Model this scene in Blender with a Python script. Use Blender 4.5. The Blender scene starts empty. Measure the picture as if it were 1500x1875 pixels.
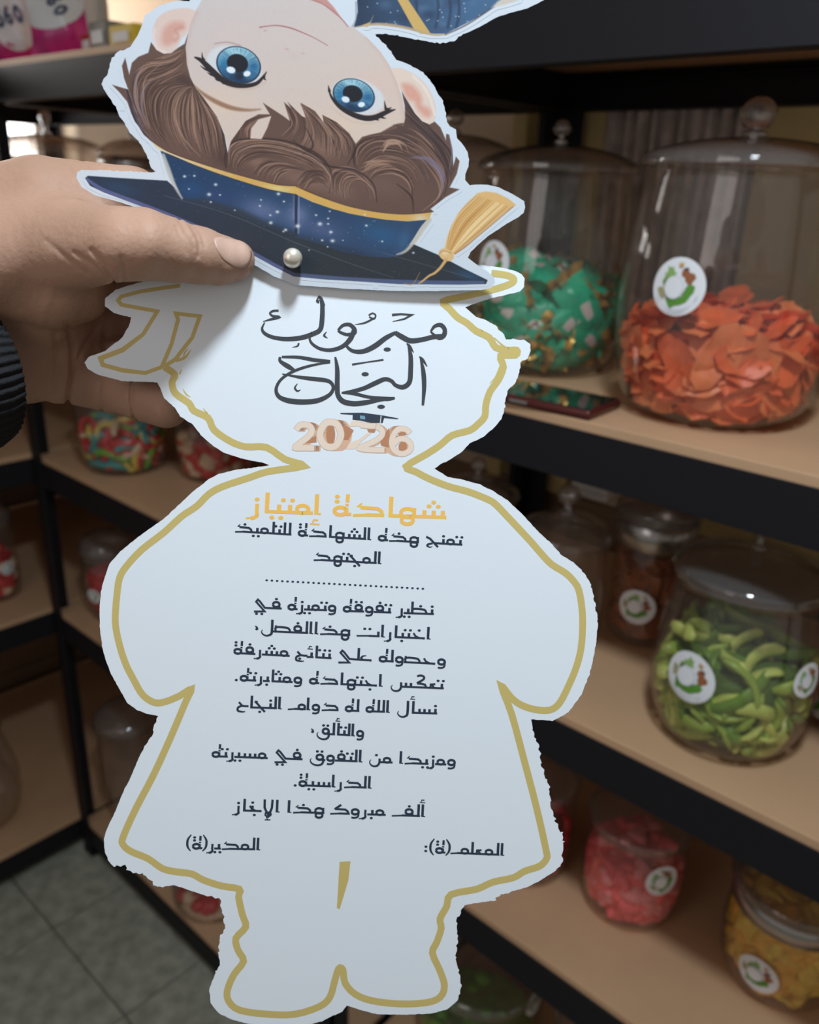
import bpy, bmesh, math, random
import numpy as np
from mathutils import Vector, Matrix
from mathutils.bvhtree import BVHTree
from mathutils.geometry import tessellate_polygon

SC = bpy.context.scene
COL = SC.collection
# ---------------------------------------------------------------- camera, light, exposure
F = 1530.0                       # focal length in pixels of the 1500 x 1875 frame
U = 0.72                         # distance from the camera to the front of the shelving (m)
CAM_H = 2.245 * U                # camera height above the floor
_down = np.array([-153, 3880, F]); _down = _down / np.linalg.norm(_down)
_dx = np.array([-1850, -697, F]); _dx = _dx - _down * _dx.dot(_down); _dx /= np.linalg.norm(_dx)
_X = -_dx; _Z = -_down; _Y = np.cross(_Z, _X)
R = np.stack([_X, _Y, _Z])       # world = R @ (right, down, forward)
CAM = np.array([0.0, 0.0, CAM_H])
cd = bpy.data.cameras.new('camera'); cam = bpy.data.objects.new('camera', cd); COL.objects.link(cam)
right, up, back = R[:, 0], -R[:, 1], -R[:, 2]
cam.matrix_world = Matrix(((right[0], up[0], back[0], CAM[0]), (right[1], up[1], back[1], CAM[1]),
                           (right[2], up[2], back[2], CAM[2]), (0, 0, 0, 1)))
cd.sensor_fit = 'VERTICAL'; cd.sensor_height = 36.0; cd.lens = 36.0 * F / 1875.0
cd.clip_start = 0.02; cd.clip_end = 50
cd.dof.use_dof = True; cd.dof.focus_distance = 0.325; cd.dof.aperture_fstop = 11.0
SC.camera = cam
SC.view_settings.view_transform = 'Standard'; SC.view_settings.look = 'None'
SC.view_settings.gamma = 1.0; SC.view_settings.use_curve_mapping = False
SC.view_settings.exposure = 0.0
SC.cycles.transparent_max_bounces = 48
SC.cycles.max_bounces = 8
wd = bpy.data.worlds.new('room_air'); SC.world = wd; wd.use_nodes = True
wd.node_tree.nodes['Background'].inputs[0].default_value = (1.0, 0.93, 0.86, 1)
wd.node_tree.nodes['Background'].inputs[1].default_value = 0.25

def srgb(r, g, b):
    f = lambda c: (c / 255 / 12.92) if c <= 10.3 else ((c / 255 + 0.055) / 1.055) ** 2.4
    return (f(r), f(g), f(b), 1.0)

def area(name, loc, target, size, power, color, size_y=None):
    l = bpy.data.lights.new(name, 'AREA'); l.energy = power; l.color = color; l.size = size
    l.shape = 'DISK' if size_y is None else 'RECTANGLE'
    if size_y: l.size_y = size_y
    o = bpy.data.objects.new(name, l); COL.objects.link(o); o.location = loc
    o.rotation_euler = (Vector(target) - Vector(loc)).to_track_quat('-Z', 'Y').to_euler()
    return o
_lampdir = R @ np.array([0.12, -0.80, -0.59])
LAMP = CAM + 0.32 * (R @ np.array([0, 0, 1.0])) + 0.86 * _lampdir
area('ceiling_lamp', tuple(LAMP), tuple(LAMP + np.array([0.10, 0.25, -1])), 0.13, 11.4, (0.78, 0.91, 1.0))
area('frontal_fill', (-0.35, -0.75, CAM_H + 0.30), (-0.25, 0.3, CAM_H - 0.10), 0.6, 2.3, (1.0, 0.93, 0.92), 0.8)  # added soft fill behind the camera, lifts the shadows on the card
area('corner_daylight', (-3.25 * U, 1.0 * U, CAM_H + 0.32), (-1.9 * U, 1.3 * U, CAM_H - 0.2), 0.5, 5.0, (1.0, 0.96, 0.90), 0.5)

# ---------------------------------------------------------------- helpers
def ray(px, py): return R @ np.array([px - 750.0, py - 937.5, F])
def on_z(px, py, z):
    """world point where the line of sight through a pixel meets the height z (relative to the camera)"""
    w = ray(px, py); t = z / w[2]; p = CAM + w * t; return p
def depth_of(p): return float((R.T @ (np.asarray(p) - CAM))[2])
def project(p):
    v = R.T @ (np.asarray(p) - CAM); return 750 + F * v[0] / v[2], 937.5 + F * v[1] / v[2]

MATS = {}
def mat(name, col, rough=0.5, metal=0.0, noise=0.0, nscale=40, bump=0.0, bscale=200, sss=0.0, spec=0.5, coat=0.0, col2=None):
    if name in MATS: return MATS[name]
    m = bpy.data.materials.new(name); m.use_nodes = True
    nt = m.node_tree; b = nt.nodes['Principled BSDF']
    b.inputs['Base Color'].default_value = col; b.inputs['Roughness'].default_value = rough
    b.inputs['Metallic'].default_value = metal; b.inputs['Specular IOR Level'].default_value = spec
    b.inputs['Coat Weight'].default_value = coat
    if sss:
        b.inputs['Subsurface Weight'].default_value = sss
        b.inputs['Subsurface Radius'].default_value = (0.006, 0.0025, 0.0015); b.inputs['Subsurface Scale'].default_value = 1.0
    tc = nt.nodes.new('ShaderNodeTexCoord')
    if noise or col2:
        n = nt.nodes.new('ShaderNodeTexNoise'); n.inputs['Scale'].default_value = nscale; n.inputs['Detail'].default_value = 5
        nt.links.new(tc.outputs['Object'], n.inputs['Vector'])
        r = nt.nodes.new('ShaderNodeValToRGB'); c2 = col2 or tuple(min(1, c * (1 + noise)) for c in col[:3]) + (1,)
        c1 = col if col2 else tuple(c * (1 - noise) for c in col[:3]) + (1,)
        r.color_ramp.elements[0].color = c1; r.color_ramp.elements[1].color = c2
        r.color_ramp.elements[0].position = 0.35; r.color_ramp.elements[1].position = 0.65
        nt.links.new(n.outputs['Fac'], r.inputs['Fac']); nt.links.new(r.outputs['Color'], b.inputs['Base Color'])
    if bump:
        n = nt.nodes.new('ShaderNodeTexNoise'); n.inputs['Scale'].default_value = bscale; n.inputs['Detail'].default_value = 6
        nt.links.new(tc.outputs['Object'], n.inputs['Vector'])
        bp = nt.nodes.new('ShaderNodeBump'); bp.inputs['Strength'].default_value = bump; bp.inputs['Distance'].default_value = 0.001
        nt.links.new(n.outputs['Fac'], bp.inputs['Height']); nt.links.new(bp.outputs['Normal'], b.inputs['Normal'])
    MATS[name] = m; return m

def glassy(name, tint, ior=1.45, rough=0.03, refl=1.0, haze=0.016):
    if name in MATS: return MATS[name]
    m = bpy.data.materials.new(name); m.use_nodes = True; nt = m.node_tree; nt.nodes.clear()
    o = nt.nodes.new('ShaderNodeOutputMaterial'); mx = nt.nodes.new('ShaderNodeMixShader')
    t = nt.nodes.new('ShaderNodeBsdfTransparent'); t.inputs[0].default_value = tint
    g = nt.nodes.new('ShaderNodeBsdfGlossy'); g.inputs['Roughness'].default_value = rough
    lw = nt.nodes.new('ShaderNodeLayerWeight'); lw.inputs[0].default_value = 0.5
    pw = nt.nodes.new('ShaderNodeMath'); pw.operation = 'POWER'; pw.inputs[1].default_value = 4.0
    mu = nt.nodes.new('ShaderNodeMath'); mu.operation = 'MULTIPLY_ADD'; mu.inputs[1].default_value = .55 * refl; mu.inputs[2].default_value = .045 * refl
    nt.links.new(lw.outputs['Facing'], pw.inputs[0]); nt.links.new(pw.outputs[0], mu.inputs[0]); nt.links.new(mu.outputs[0], mx.inputs[0])
    df = nt.nodes.new('ShaderNodeBsdfDiffuse'); df.inputs[0].default_value = (.85, .83, .82, 1)
    hz = nt.nodes.new('ShaderNodeMixShader'); hz.inputs[0].default_value = haze
    nt.links.new(t.outputs[0], hz.inputs[1]); nt.links.new(df.outputs[0], hz.inputs[2]); nt.links.new(hz.outputs[0], mx.inputs[1]); nt.links.new(g.outputs[0], mx.inputs[2]); nt.links.new(mx.outputs[0], o.inputs[0])
    MATS[name] = m; return m

def tag(o, label=None, cat=None, group=None, kind=None):
    if label: o['label'] = label
    if cat: o['category'] = cat
    if group: o['group'] = group
    if kind: o['kind'] = kind
    return o
def link(o, parent=None):
    COL.objects.link(o)
    if parent is not None: o.parent = parent
    return o
def empty(name, loc=(0, 0, 0), rz=0.0):
    o = bpy.data.objects.new(name, None); COL.objects.link(o); o.location = loc; o.rotation_euler = (0, 0, rz)
    o.empty_display_size = 0.02; return o
def meshobj(name, verts, faces, m, parent=None, smooth=False, mats=None, fmat=None, loc=None):
    me = bpy.data.meshes.new(name); me.from_pydata([tuple(map(float, v)) for v in verts], [], [tuple(f) for f in faces])
    for mm in (mats or [m]): me.materials.append(mm)
    if fmat is not None: me.polygons.foreach_set('material_index', fmat)
    if smooth: me.polygons.foreach_set('use_smooth', [True] * len(me.polygons))
    me.update()
    o = bpy.data.objects.new(name, me); link(o, parent)
    if loc is not None: o.location = loc
    return o
class MB:
    """collects primitive shapes for ONE part"""
    def __init__(s): s.v = []; s.f = []
    def box(s, x0, x1, y0, y1, z0, z1, bev=0.0):
        n = len(s.v)
        if bev <= 0:
            s.v += [(x, y, z) for z in (z0, z1) for y in (y0, y1) for x in (x0, x1)]
            s.f += [tuple(n + i for i in q) for q in ((0, 2, 3, 1), (4, 5, 7, 6), (0, 1, 5, 4), (2, 6, 7, 3), (0, 4, 6, 2), (1, 3, 7, 5))]
        else:
            bm = bmesh.new(); bmesh.ops.create_cube(bm, size=1)
            for v in bm.verts: v.co = Vector(((x0 + x1) / 2 + v.co.x * (x1 - x0), (y0 + y1) / 2 + v.co.y * (y1 - y0), (z0 + z1) / 2 + v.co.z * (z1 - z0)))
            bmesh.ops.bevel(bm, geom=list(bm.edges), offset=bev, segments=2, affect='EDGES', profile=0.6)
            bm.verts.index_update(); s.v += [tuple(v.co) for v in bm.verts]; s.f += [tuple(n + v.index for v in f.verts) for f in bm.faces]; bm.free()
        return s
    def lathe(s, prof, seg=40, c=(0, 0)):
        n = len(s.v); k = len(prof)
        for i in range(seg):
            a = 2 * math.pi * i / seg
            s.v += [(c[0] + r * math.cos(a), c[1] + r * math.sin(a), z) for r, z in prof]
        for i in range(seg):
            j = (i + 1) % seg
            for q in range(k - 1):
                s.f.append((n + i * k + q, n + j * k + q, n + j * k + q + 1, n + i * k + q + 1))
        return s
    def build(s, name, m, parent=None, smooth=False, loc=None):
        return meshobj(name, s.v, s.f, m, parent, smooth, loc=loc)
def crom(pts, n=8, closed=False):
    P = [np.array(p, float) for p in pts]; out = []
    N = len(P)
    for i in range(N if closed else N - 1):
        if closed: a, b, c, d = P[(i - 1) % N], P[i], P[(i + 1) % N], P[(i + 2) % N]
        else: a, b, c, d = P[max(i - 1, 0)], P[i], P[i + 1], P[min(i + 2, N - 1)]
        for j in range(n):
            t = j / n
            out.append(0.5 * (2 * b + (c - a) * t + (2 * a - 5 * b + 4 * c - d) * t * t + (3 * b - a - 3 * c + d) * t ** 3))
    if not closed: out.append(P[-1])
    return out
# ---------------------------------------------------------------- setting
random.seed(4); np.random.seed(4)
XL, XC, XM, XR = -3.3 * U, -2.355 * U, -1.07 * U, 0.215 * U     # shelf unit limits along the row
YF, YB = U, 1.65 * U
LV = [0.236 * U, -0.300 * U, -0.776 * U, -1.285 * U, -2.105 * U]  # shelf heights relative to the camera
def Z(h): return CAM_H + h
M_wall = mat('painted_wall', srgb(206, 198, 190), 0.85, noise=0.04, nscale=3)
M_wallb = mat('tan_wall', srgb(206, 188, 166), 0.85, noise=0.06, nscale=3)
M_pan = mat('brown_panel', srgb(126, 100, 78), 0.6, noise=0.12, nscale=4)
M_tile = mat('terrazzo_tile', srgb(150, 152, 138), 0.45, col2=srgb(184, 184, 168), nscale=28)
M_grout = mat('tile_grout', srgb(108, 106, 94), 0.9)
M_wood = mat('shelf_board', srgb(202, 162, 126), 0.55, noise=0.06, nscale=6, bump=0.1, bscale=60)
M_steel = mat('black_steel', srgb(25, 24, 29), 0.55, spec=0.28, bump=0.05, bscale=90)
M_frame = mat('yellow_frame', srgb(196, 178, 126), 0.6)
M_curt = mat('grey_curtain', srgb(196, 186, 182), 0.9, noise=0.25, nscale=30)
M_white = mat('white_paint', srgb(230, 230, 228), 0.5)

yw, xw = YB + 0.05, XL - 0.05
tag(MB().box(xw - 0.1, 1.7, yw, yw + 0.1, 0, 2.75).build('wall_back', M_wallb), kind='structure')
wl = MB()
WY0, WY1, WZ0, WZ1 = 0.45 * U, 1.655 * U, Z(0.00), Z(0.60)        # window opening in the left wall
wl.box(xw - 0.1, xw, -2.2, WY0, 0, 2.75); wl.box(xw - 0.1, xw, WY1, yw, 0, 2.75)
wl.box(xw - 0.1, xw, WY0, WY1, 0, WZ0); wl.box(xw - 0.1, xw, WY0, WY1, WZ1, 2.75)
tag(wl.build('wall_left', M_wall), kind='structure')
tag(MB().box(xw - 0.1, 1.7, -2.2, yw + 0.1, 2.75, 2.85).build('ceiling', M_white), kind='structure')
fl = tag(MB().box(xw - 0.1, 1.7, -2.2, yw + 0.1, -0.05, -0.004).build('floor', M_grout), kind='structure')
TS = 0.311
bm_t = MB().box(-TS / 2 + 0.002, TS / 2 - 0.002, -TS / 2 + 0.002, TS / 2 - 0.002, -0.012, 0.0, 0.0012)
tile0 = None
gx, gy = on_z(97, 1700, -CAM_H)[:2]
for i in range(-4, 9):
    for j in range(-7, 5):
        x, y = gx + (i + 0.5) * TS, gy + (j + 0.5) * TS
        if x < xw + TS / 2 or y > yw - TS / 2 or x > 1.6: continue
        if tile0 is None: tile0 = bm_t.build('tile', M_tile, fl); t = tile0
        else: t = tile0.copy(); link(t, fl)
        t.location = (x, y, random.uniform(-0.0006, 0.0006))
# window in the left wall, with daylight behind the pane
wn = tag(empty('window_1', (xw, (WY0 + WY1) / 2, WZ0)), kind='structure')
fm = MB(); hy = (WY1 - WY0) / 2; hz = WZ1 - WZ0
for (a, b, c, d) in ((-hy, -hy + .03, 0, hz), (hy - .03, hy, 0, hz), (-hy, hy, 0, .03), (-hy, hy, hz - .03, hz), (-.012, .012, 0, hz)):
    fm.box(-0.07, -0.01, a, b, c, d, 0.003)
fm.build('window_frame', M_white, wn)
em = bpy.data.materials.new('daylight'); em.use_nodes = True; nt = em.node_tree; nt.nodes.clear()
eo = nt.nodes.new('ShaderNodeOutputMaterial'); ee = nt.nodes.new('ShaderNodeEmission'); ee.inputs[0].default_value = (1, .98, .95, 1); ee.inputs[1].default_value = 5.0
nt.links.new(ee.outputs[0], eo.inputs[0])
MB().box(-0.062, -0.056, -hy + .03, hy - .03, .03, hz - .03).build('pane', em, wn)
# brown panelling along the lower part of both walls
p0 = None
wp = tag(empty('trim_1', (xw, 0, 0)), kind='structure')
for i in range(9):
    z0 = 0.02 + i * 0.122
    MB().box(0.0, 0.012, -1.6, yw - 0.001, z0, z0 + 0.117, 0.002).build('plank', M_pan, wp)
wp2 = tag(empty('trim_2', (0, yw, 0)), kind='structure')
for i in range(9):
    z0 = 0.02 + i * 0.122
    MB().box(xw + 0.013, 1.6, -0.012, 0.0, z0, z0 + 0.117, 0.002).build('plank', M_pan, wp2)
# tall yellow framed opening with grey curtain on the back wall
def wall_px(px, py, y):       # where a line of sight meets the wall plane
    w = ray(px, py); return CAM + w * (y / w[1])
def xb(px): return wall_px(px, 230, yw)[0]
for nm, pa, pb, m_, dz in (('trim_3', 958, 985, M_frame, 0.03), ('trim_4', 1064, 1128, M_frame, 0.03), ('trim_5', 1405, 1760, M_frame, 0.02)):
    x0, x1 = xb(pa), xb(pb)
    tag(MB().box(x0, x1, yw - dz, yw, Z(-0.5), 2.5, 0.003).build(nm, m_), kind='structure')
# curtain: folded cloth
x0, x1 = xb(1132), xb(1402); vv = []; ff = []; n = 90
for i in range(n + 1):
    x = x0 + (x1 - x0) * i / n; y = yw - 0.03 + 0.012 * math.sin(i * 0.75) + 0.004 * math.sin(i * 1.9)
    vv += [(x, y, Z(-0.30)), (x, y, Z(0.5))]
for i in range(n): ff.append((2 * i, 2 * i + 2, 2 * i + 3, 2 * i + 1))
cu = tag(meshobj('curtain', vv, ff, M_curt, smooth=True), 'grey mottled curtain hanging behind the upper shelf between yellow frames', 'curtain')
md = cu.modifiers.new('thick', 'SOLIDIFY'); md.thickness = 0.002
a_ = wall_px(1066, 872, yw); b_ = wall_px(1128, 912, yw)
wbx = MB().box(a_[0], b_[0], yw - 0.035, yw - 0.001, b_[2], a_[2], 0.004).build('electrical_box', M_white)
tag(wbx, 'plain white rectangular box fixed to the wall behind the middle shelf', 'box')
MB().box(a_[0] + .004, b_[0] - .004, yw - 0.037, yw - 0.034, b_[2] + .006, a_[2] - .006, 0.001).build('cover_plate', mat('grey_plate', srgb(200, 202, 204), .5), wbx)

# ---------------------------------------------------------------- black steel shelving
PW, PT, BH = 0.036, 0.0025, 0.054
def shelf_unit(x0, x1, y0, y1, label, top):
    u = tag(empty('shelving_unit', ((x0 + x1) / 2, (y0 + y1) / 2, 0)), label, 'shelf', 'black steel shelving units')
    cx, cy = (x0 + x1) / 2, (y0 + y1) / 2; hx, hy = (x1 - x0) / 2, (y1 - y0) / 2
    for sx in (-1, 1):
        for sy in (-1, 1):
            m = MB(); X, Yv = sx * hx, sy * hy
            m.box(min(X, X - sx * PW), max(X, X - sx * PW), min(Yv, Yv - sy * PT), max(Yv, Yv - sy * PT), 0.012, top)
            m.box(min(X, X - sx * PT), max(X, X - sx * PT), min(Yv, Yv - sy * PW), max(Yv, Yv - sy * PW), 0.012, top)
            p = m.build('post', M_steel, u)
            f = MB().box(min(X, X - sx * PW) - .002, max(X, X - sx * PW) + .002, min(Yv, Yv - sy * PW) - .002, max(Yv, Yv - sy * PW) + .002, 0.0, 0.014, 0.002)
            f.build('foot_cap', mat('black_plastic', srgb(22, 22, 24), .5), p)
    for h in LV:
        zt = Z(h) - 0.010
        for sy in (-1, 1):      # long beams, with a rolled lip at the bottom
            m = MB(); Yv = sy * hy
            ya, yb = sorted((Yv - sy * 0.0055, Yv - sy * 0.0025))
            m.box(-hx + .002, hx - .002, ya, yb, zt - BH, zt, 0.0008)
            ya, yb = sorted((Yv - sy * 0.026, Yv - sy * 0.003))
            m.box(-hx + .002, hx - .002, ya, yb, zt - BH, zt - BH + 0.003, 0.001)
            m.box(-hx + .002, hx - .002, ya, yb, zt - 0.016, zt - 0.013, 0.001)
            m.build('beam', M_steel, u)
        for sx in (-1, 1):
            m = MB(); X = sx * hx
            xa, xb_ = sorted((X - sx * 0.0055, X - sx * 0.0025))
            m.box(xa, xb_, -hy + .006, hy - .006, zt - BH, zt, 0.0008)
            xa, xb_ = sorted((X - sx * 0.026, X - sx * 0.003))
            m.box(xa, xb_, -hy + .03, hy - .03, zt - BH, zt - BH + 0.003, 0.001)
            m.build('beam', M_steel, u)
        MB().box(-hx + .006, hx - .006, -hy + .006, hy - .006, Z(h) - 0.012, Z(h), 0.0015).build('shelf_board', M_wood, u)
    return u
TOP = Z(0.72 * U)
shelf_unit(XM + .003, XR, YF, YB, 'black steel shelving unit at the right holding the large jars of orange and green candy', TOP)
shelf_unit(XC + .003, XM - .003, YF, YB, 'black steel shelving unit in the middle behind the card', TOP)
shelf_unit(XL, XC - .003, -0.30 * U, YB, 'black steel shelving unit at the far left turned at a right angle', TOP)
# ---------------------------------------------------------------- jars
G = glassy('clear_acrylic', (0.97, 0.955, 0.94, 1), 1.38, 0.02)
G2 = glassy('smoky_lid', (0.90, 0.87, 0.85, 1), 1.50, 0.05, 1.6, 0.05)
GK = glassy('crystal_knob', (0.80, 0.77, 0.75, 1), 1.9, 0.10, 4.0, 0.12)
M_silver = mat('silver_band', srgb(178, 176, 176), 0.25, metal=0.9)
M_paper = mat('sticker_paper', srgb(236, 236, 240), 0.5)
M_spaper = mat('sticker_grey', srgb(205, 206, 214), 0.6)
M_leaf = mat('print_green', srgb(92, 150, 52), 0.5)
M_leaf2 = mat('print_light_green', srgb(142, 178, 104), 0.5)
M_olive = mat('print_olive', srgb(170, 160, 118), 0.5)
M_flow = mat('print_brown', srgb(156, 96, 62), 0.5)
M_dk = mat('print_dark_brown', srgb(92, 66, 50), 0.5)
M_crown = mat('print_gold', srgb(200, 158, 86), 0.5)

class Jar: pass
def at_xy(x, y, l): return project((x * U, y * U, Z(LV[l])))
def interp(prof, z):
    zs = [p[0] for p in prof]; rs = [p[1] for p in prof]
    return float(np.interp(z, zs, rs))
def make_jar(label, base, level, prof, lid=None, knob=None, band=None, group=None, cat='jar'):
    """base: pixel of the base centre; prof: (pixel height on the axis, half width in pixels) from the base up"""
    b = on_z(base[0], base[1], LV[level]); j = Jar(); j.b = b; D0 = depth_of(b)
    def zr(y, hw):           # height above the shelf at which the vertical axis shows at pixel row y; radius there
        lo, hi = 0.0, 0.9
        for _ in range(40):
            m = (lo + hi) / 2; py = project(b + np.array([0, 0, m]))[1]
            if py > y: lo = m
            else: hi = m
        z = (lo + hi) / 2; return z, hw * depth_of(b + np.array([0, 0, z])) / F
    P = [zr(*p) for p in prof]; P[0] = (0.001, P[0][1])
    j.P = P; j.zr = zr; j.prof_px = prof
    root = empty('candy_jar', tuple(b)); tag(root, label, cat, group); j.root = root
    zs = np.linspace(P[0][0], P[-1][0], 40)
    # smooth profile
    rr = np.interp(zs, [p[0] for p in P], [p[1] for p in P]); rr2 = rr.copy()
    for _ in range(3): rr2[1:-1] = (rr2[:-2] + 2 * rr2[1:-1] + rr2[2:]) / 4
    j.prof = list(zip(zs, rr2)); th = 0.0022
    outer = [(0.0, 0.002)] + [(r, z) for z, r in j.prof]
    inner = [(r - th, z + (0.003 if k == 0 else 0)) for k, (z, r) in enumerate(j.prof)][::-1] + [(0.0, 0.0055)]
    top = j.prof[-1]
    lipp = [(top[1] + 0.0015, top[0] + 0.0005), (top[1] + 0.0015, top[0] + 0.0035), (top[1] - th, top[0] + 0.0038)]
    MB().lathe(outer + lipp + inner, 56).build('jar_body', G, root, True)
    j.top = top[0] + 0.0045
    if band:
        z0, r0 = zr(*band[0]); z1, r1 = zr(*band[1])
        MB().lathe([(r0 + .001, z0), (r0 + .003, z0 + .001), (r1 + .003, z1), (r1 + .001, z1 + .001), (r1 - .001, z1), (r0 - .001, z0)], 56).build('metal_band', M_silver, root, True)
        j.top = max(j.top, z1 + 0.0015)
    if lid:
        L = [zr(*p) for p in lid]; zl = j.top; dz = zl - L[0][0]
        pts = crom([(r, z + dz) for z, r in L], 5)
        pr = [(max(r, 0), z) for r, z in pts]
        rim = pr[0][0]
        prof2 = [(rim - 0.004, zl), (rim, zl), (rim + .001, zl + .003), (rim - .001, zl + .006)] + [(r, z + .006) for r, z in pr[1:]]
        prof3 = [(max(r - .002, 0), z - .002) for r, z in prof2[::-1][:-2]] + [(rim - 0.004, zl)]
        zt = prof2[-1][1]
        lo_ = MB().lathe(prof2 + [(0.0, zt)] + [(0.0, zt - .002)] + prof3, 56).build('lid', G2, root, True)
        if knob:
            zk, rk = knob                      # knob height and ball radius (m)
            kp = [(0, zt), (rk * .75, zt), (rk * .75, zt + .003), (rk * .35, zt + .006), (rk * .35, zt + zk * .35), (rk * .6, zt + zk * .42)]
            kp += [(rk * math.sin(a), zt + zk - rk * .9 - rk * .9 * math.cos(a)) for a in np.linspace(0.75, math.pi, 9)]
            MB().lathe([(max(r, 0), z) for r, z in kp], 12).build('knob', GK, lo_)
    return j

def blob(cx, cy, pts): return [(cx + x, cy + y) for x, y in pts]
STICK = [('w', None, [(math.cos(a), math.sin(a)) for a in np.linspace(0, 2 * math.pi, 41)[:-1]]),
    ('g', M_leaf2, [(-.62, .22), (-.50, .40), (-.55, .46), (-.42, .52), (-.40, .72), (-.28, .66), (-.18, .68), (-.14, .5), (-.02, .46), (-.2, .36), (-.40, .3), (-.5, .1), (-.52, -.05)]),
    ('o', M_olive, [(-.80, -.02), (-.6, .04), (-.52, -.1), (-.45, -.3), (-.55, -.42), (-.66, -.34), (-.74, -.2)]),
    ('g', M_leaf, [(-.45, -.36), (-.3, -.46), (-.12, -.47), (.1, -.42), (.26, -.28), (.34, -.12), (.36, .04), (.5, .06), (.64, .0), (.6, -.2), (.5, -.3), (.42, -.42), (.34, -.52), (.1, -.62), (-.1, -.64), (-.24, -.74), (-.34, -.6)]),
    ('b', M_flow, [(.14, .52), (.22, .60), (.36, .56), (.44, .46), (.60, .42), (.66, .28), (.56, .18), (.5, .06), (.38, .08), (.28, .2), (.26, .32), (.14, .38)]),
    ('d', M_dk, [(.2, .62), (.36, .64), (.42, .56), (.28, .52)]),
    ('c', M_crown, [(.02, .82), (.07, .76), (.12, .84), (.16, .76), (.22, .82), (.2, .68), (.05, .66)]),
    ('i', M_spaper, [(-.12 + .37 * math.cos(a), -.02 + .40 * math.sin(a)) for a in np.linspace(0, 2 * math.pi, 31)[:-1]]),
    ('j', M_paper, [(-.12 + .34 * math.cos(a), -.02 + .37 * math.sin(a)) for a in np.linspace(0, 2 * math.pi, 31)[:-1]])]
# a ring of faint tiny print along the lower rim of the round sticker
def sticker(j, px, py, rad_px, tilt=0.0, label=None):
    """round printed sticker wrapped on the glass where the line of sight meets it"""
    b = j.b; to = (CAM - b)[:2]; to = to / np.linalg.norm(to); rt = np.array([-to[1], to[0]])
    w = ray(px, py); best = None                       # march along the ray to the jar surface
    for t in np.linspace(0.2, 2.2, 12000) / np.linalg.norm(w):
        p = CAM + w * t; z = p[2] - b[2]
        if j.P[0][0] < z < j.P[-1][0]:
            rr = interp(j.prof, z)
            if (p[0] - b[0]) ** 2 + (p[1] - b[1]) ** 2 < rr * rr: best = (p, z, rr); break
    if best is None: return
    p, z0, r0 = best; th0 = math.atan2(p[1] - b[1], p[0] - b[0]); rad = rad_px * depth_of(p) / F
    ct, st = math.cos(tilt), math.sin(tilt)
    def P3(u, v, off):
        u, v = (u * ct - v * st) * rad, (u * st + v * ct) * rad
        z = z0 + v; r = interp(j.prof, z) + off; a = th0 + u / r0
        return (r * math.cos(a), r * math.sin(a), z)
    root = None
    for k, (c, m, poly) in enumerate(STICK):
        off = 0.0008 + 0.0002 * k
        cx = sum(p_[0] for p_ in poly) / len(poly); cy = sum(p_[1] for p_ in poly) / len(poly)
        V = []; Fc = []; n = len(poly); rings = 5
        for q in range(rings + 1):
            s_ = q / rings
            for (x, y) in poly: V.append(P3(cx + (x - cx) * s_, cy + (y - cy) * s_, off))
        for q in range(rings):
            for i in range(n):
                i2 = (i + 1) % n; Fc.append((q * n + i, q * n + i2, (q + 1) * n + i2, (q + 1) * n + i))
        if root is None:
            root = meshobj('sticker', V, Fc, M_paper, j.root, True)
            if label: root['label'] = label
        else:
            names = {'g': 'printed_leaf', 'o': 'printed_leaf', 'b': 'printed_flower', 'd': 'printed_flower', 'c': 'printed_crown', 'i': 'printed_ring', 'j': 'printed_center'}
            meshobj(names[c], V, Fc, m, root, True)
    V = []; Fc = []
    for i in range(26):
        a = math.radians(205 + i * 130 / 25); x, y = .80 * math.cos(a), .80 * math.sin(a); n = len(V)
        for dx, dy in ((-.018, -.045), (.018, -.045), (.018, .045), (-.018, .045)):
            V.append(P3(x + dx * abs(math.sin(a)) + dy * math.cos(a), y + dy * abs(math.sin(a)) * 1 + dx * math.cos(a), .003))
        Fc.append((n, n + 1, n + 2, n + 3))
    meshobj('printed_lettering', V, Fc, mat('print_faint', srgb(190, 192, 204), .5), root)

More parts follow.
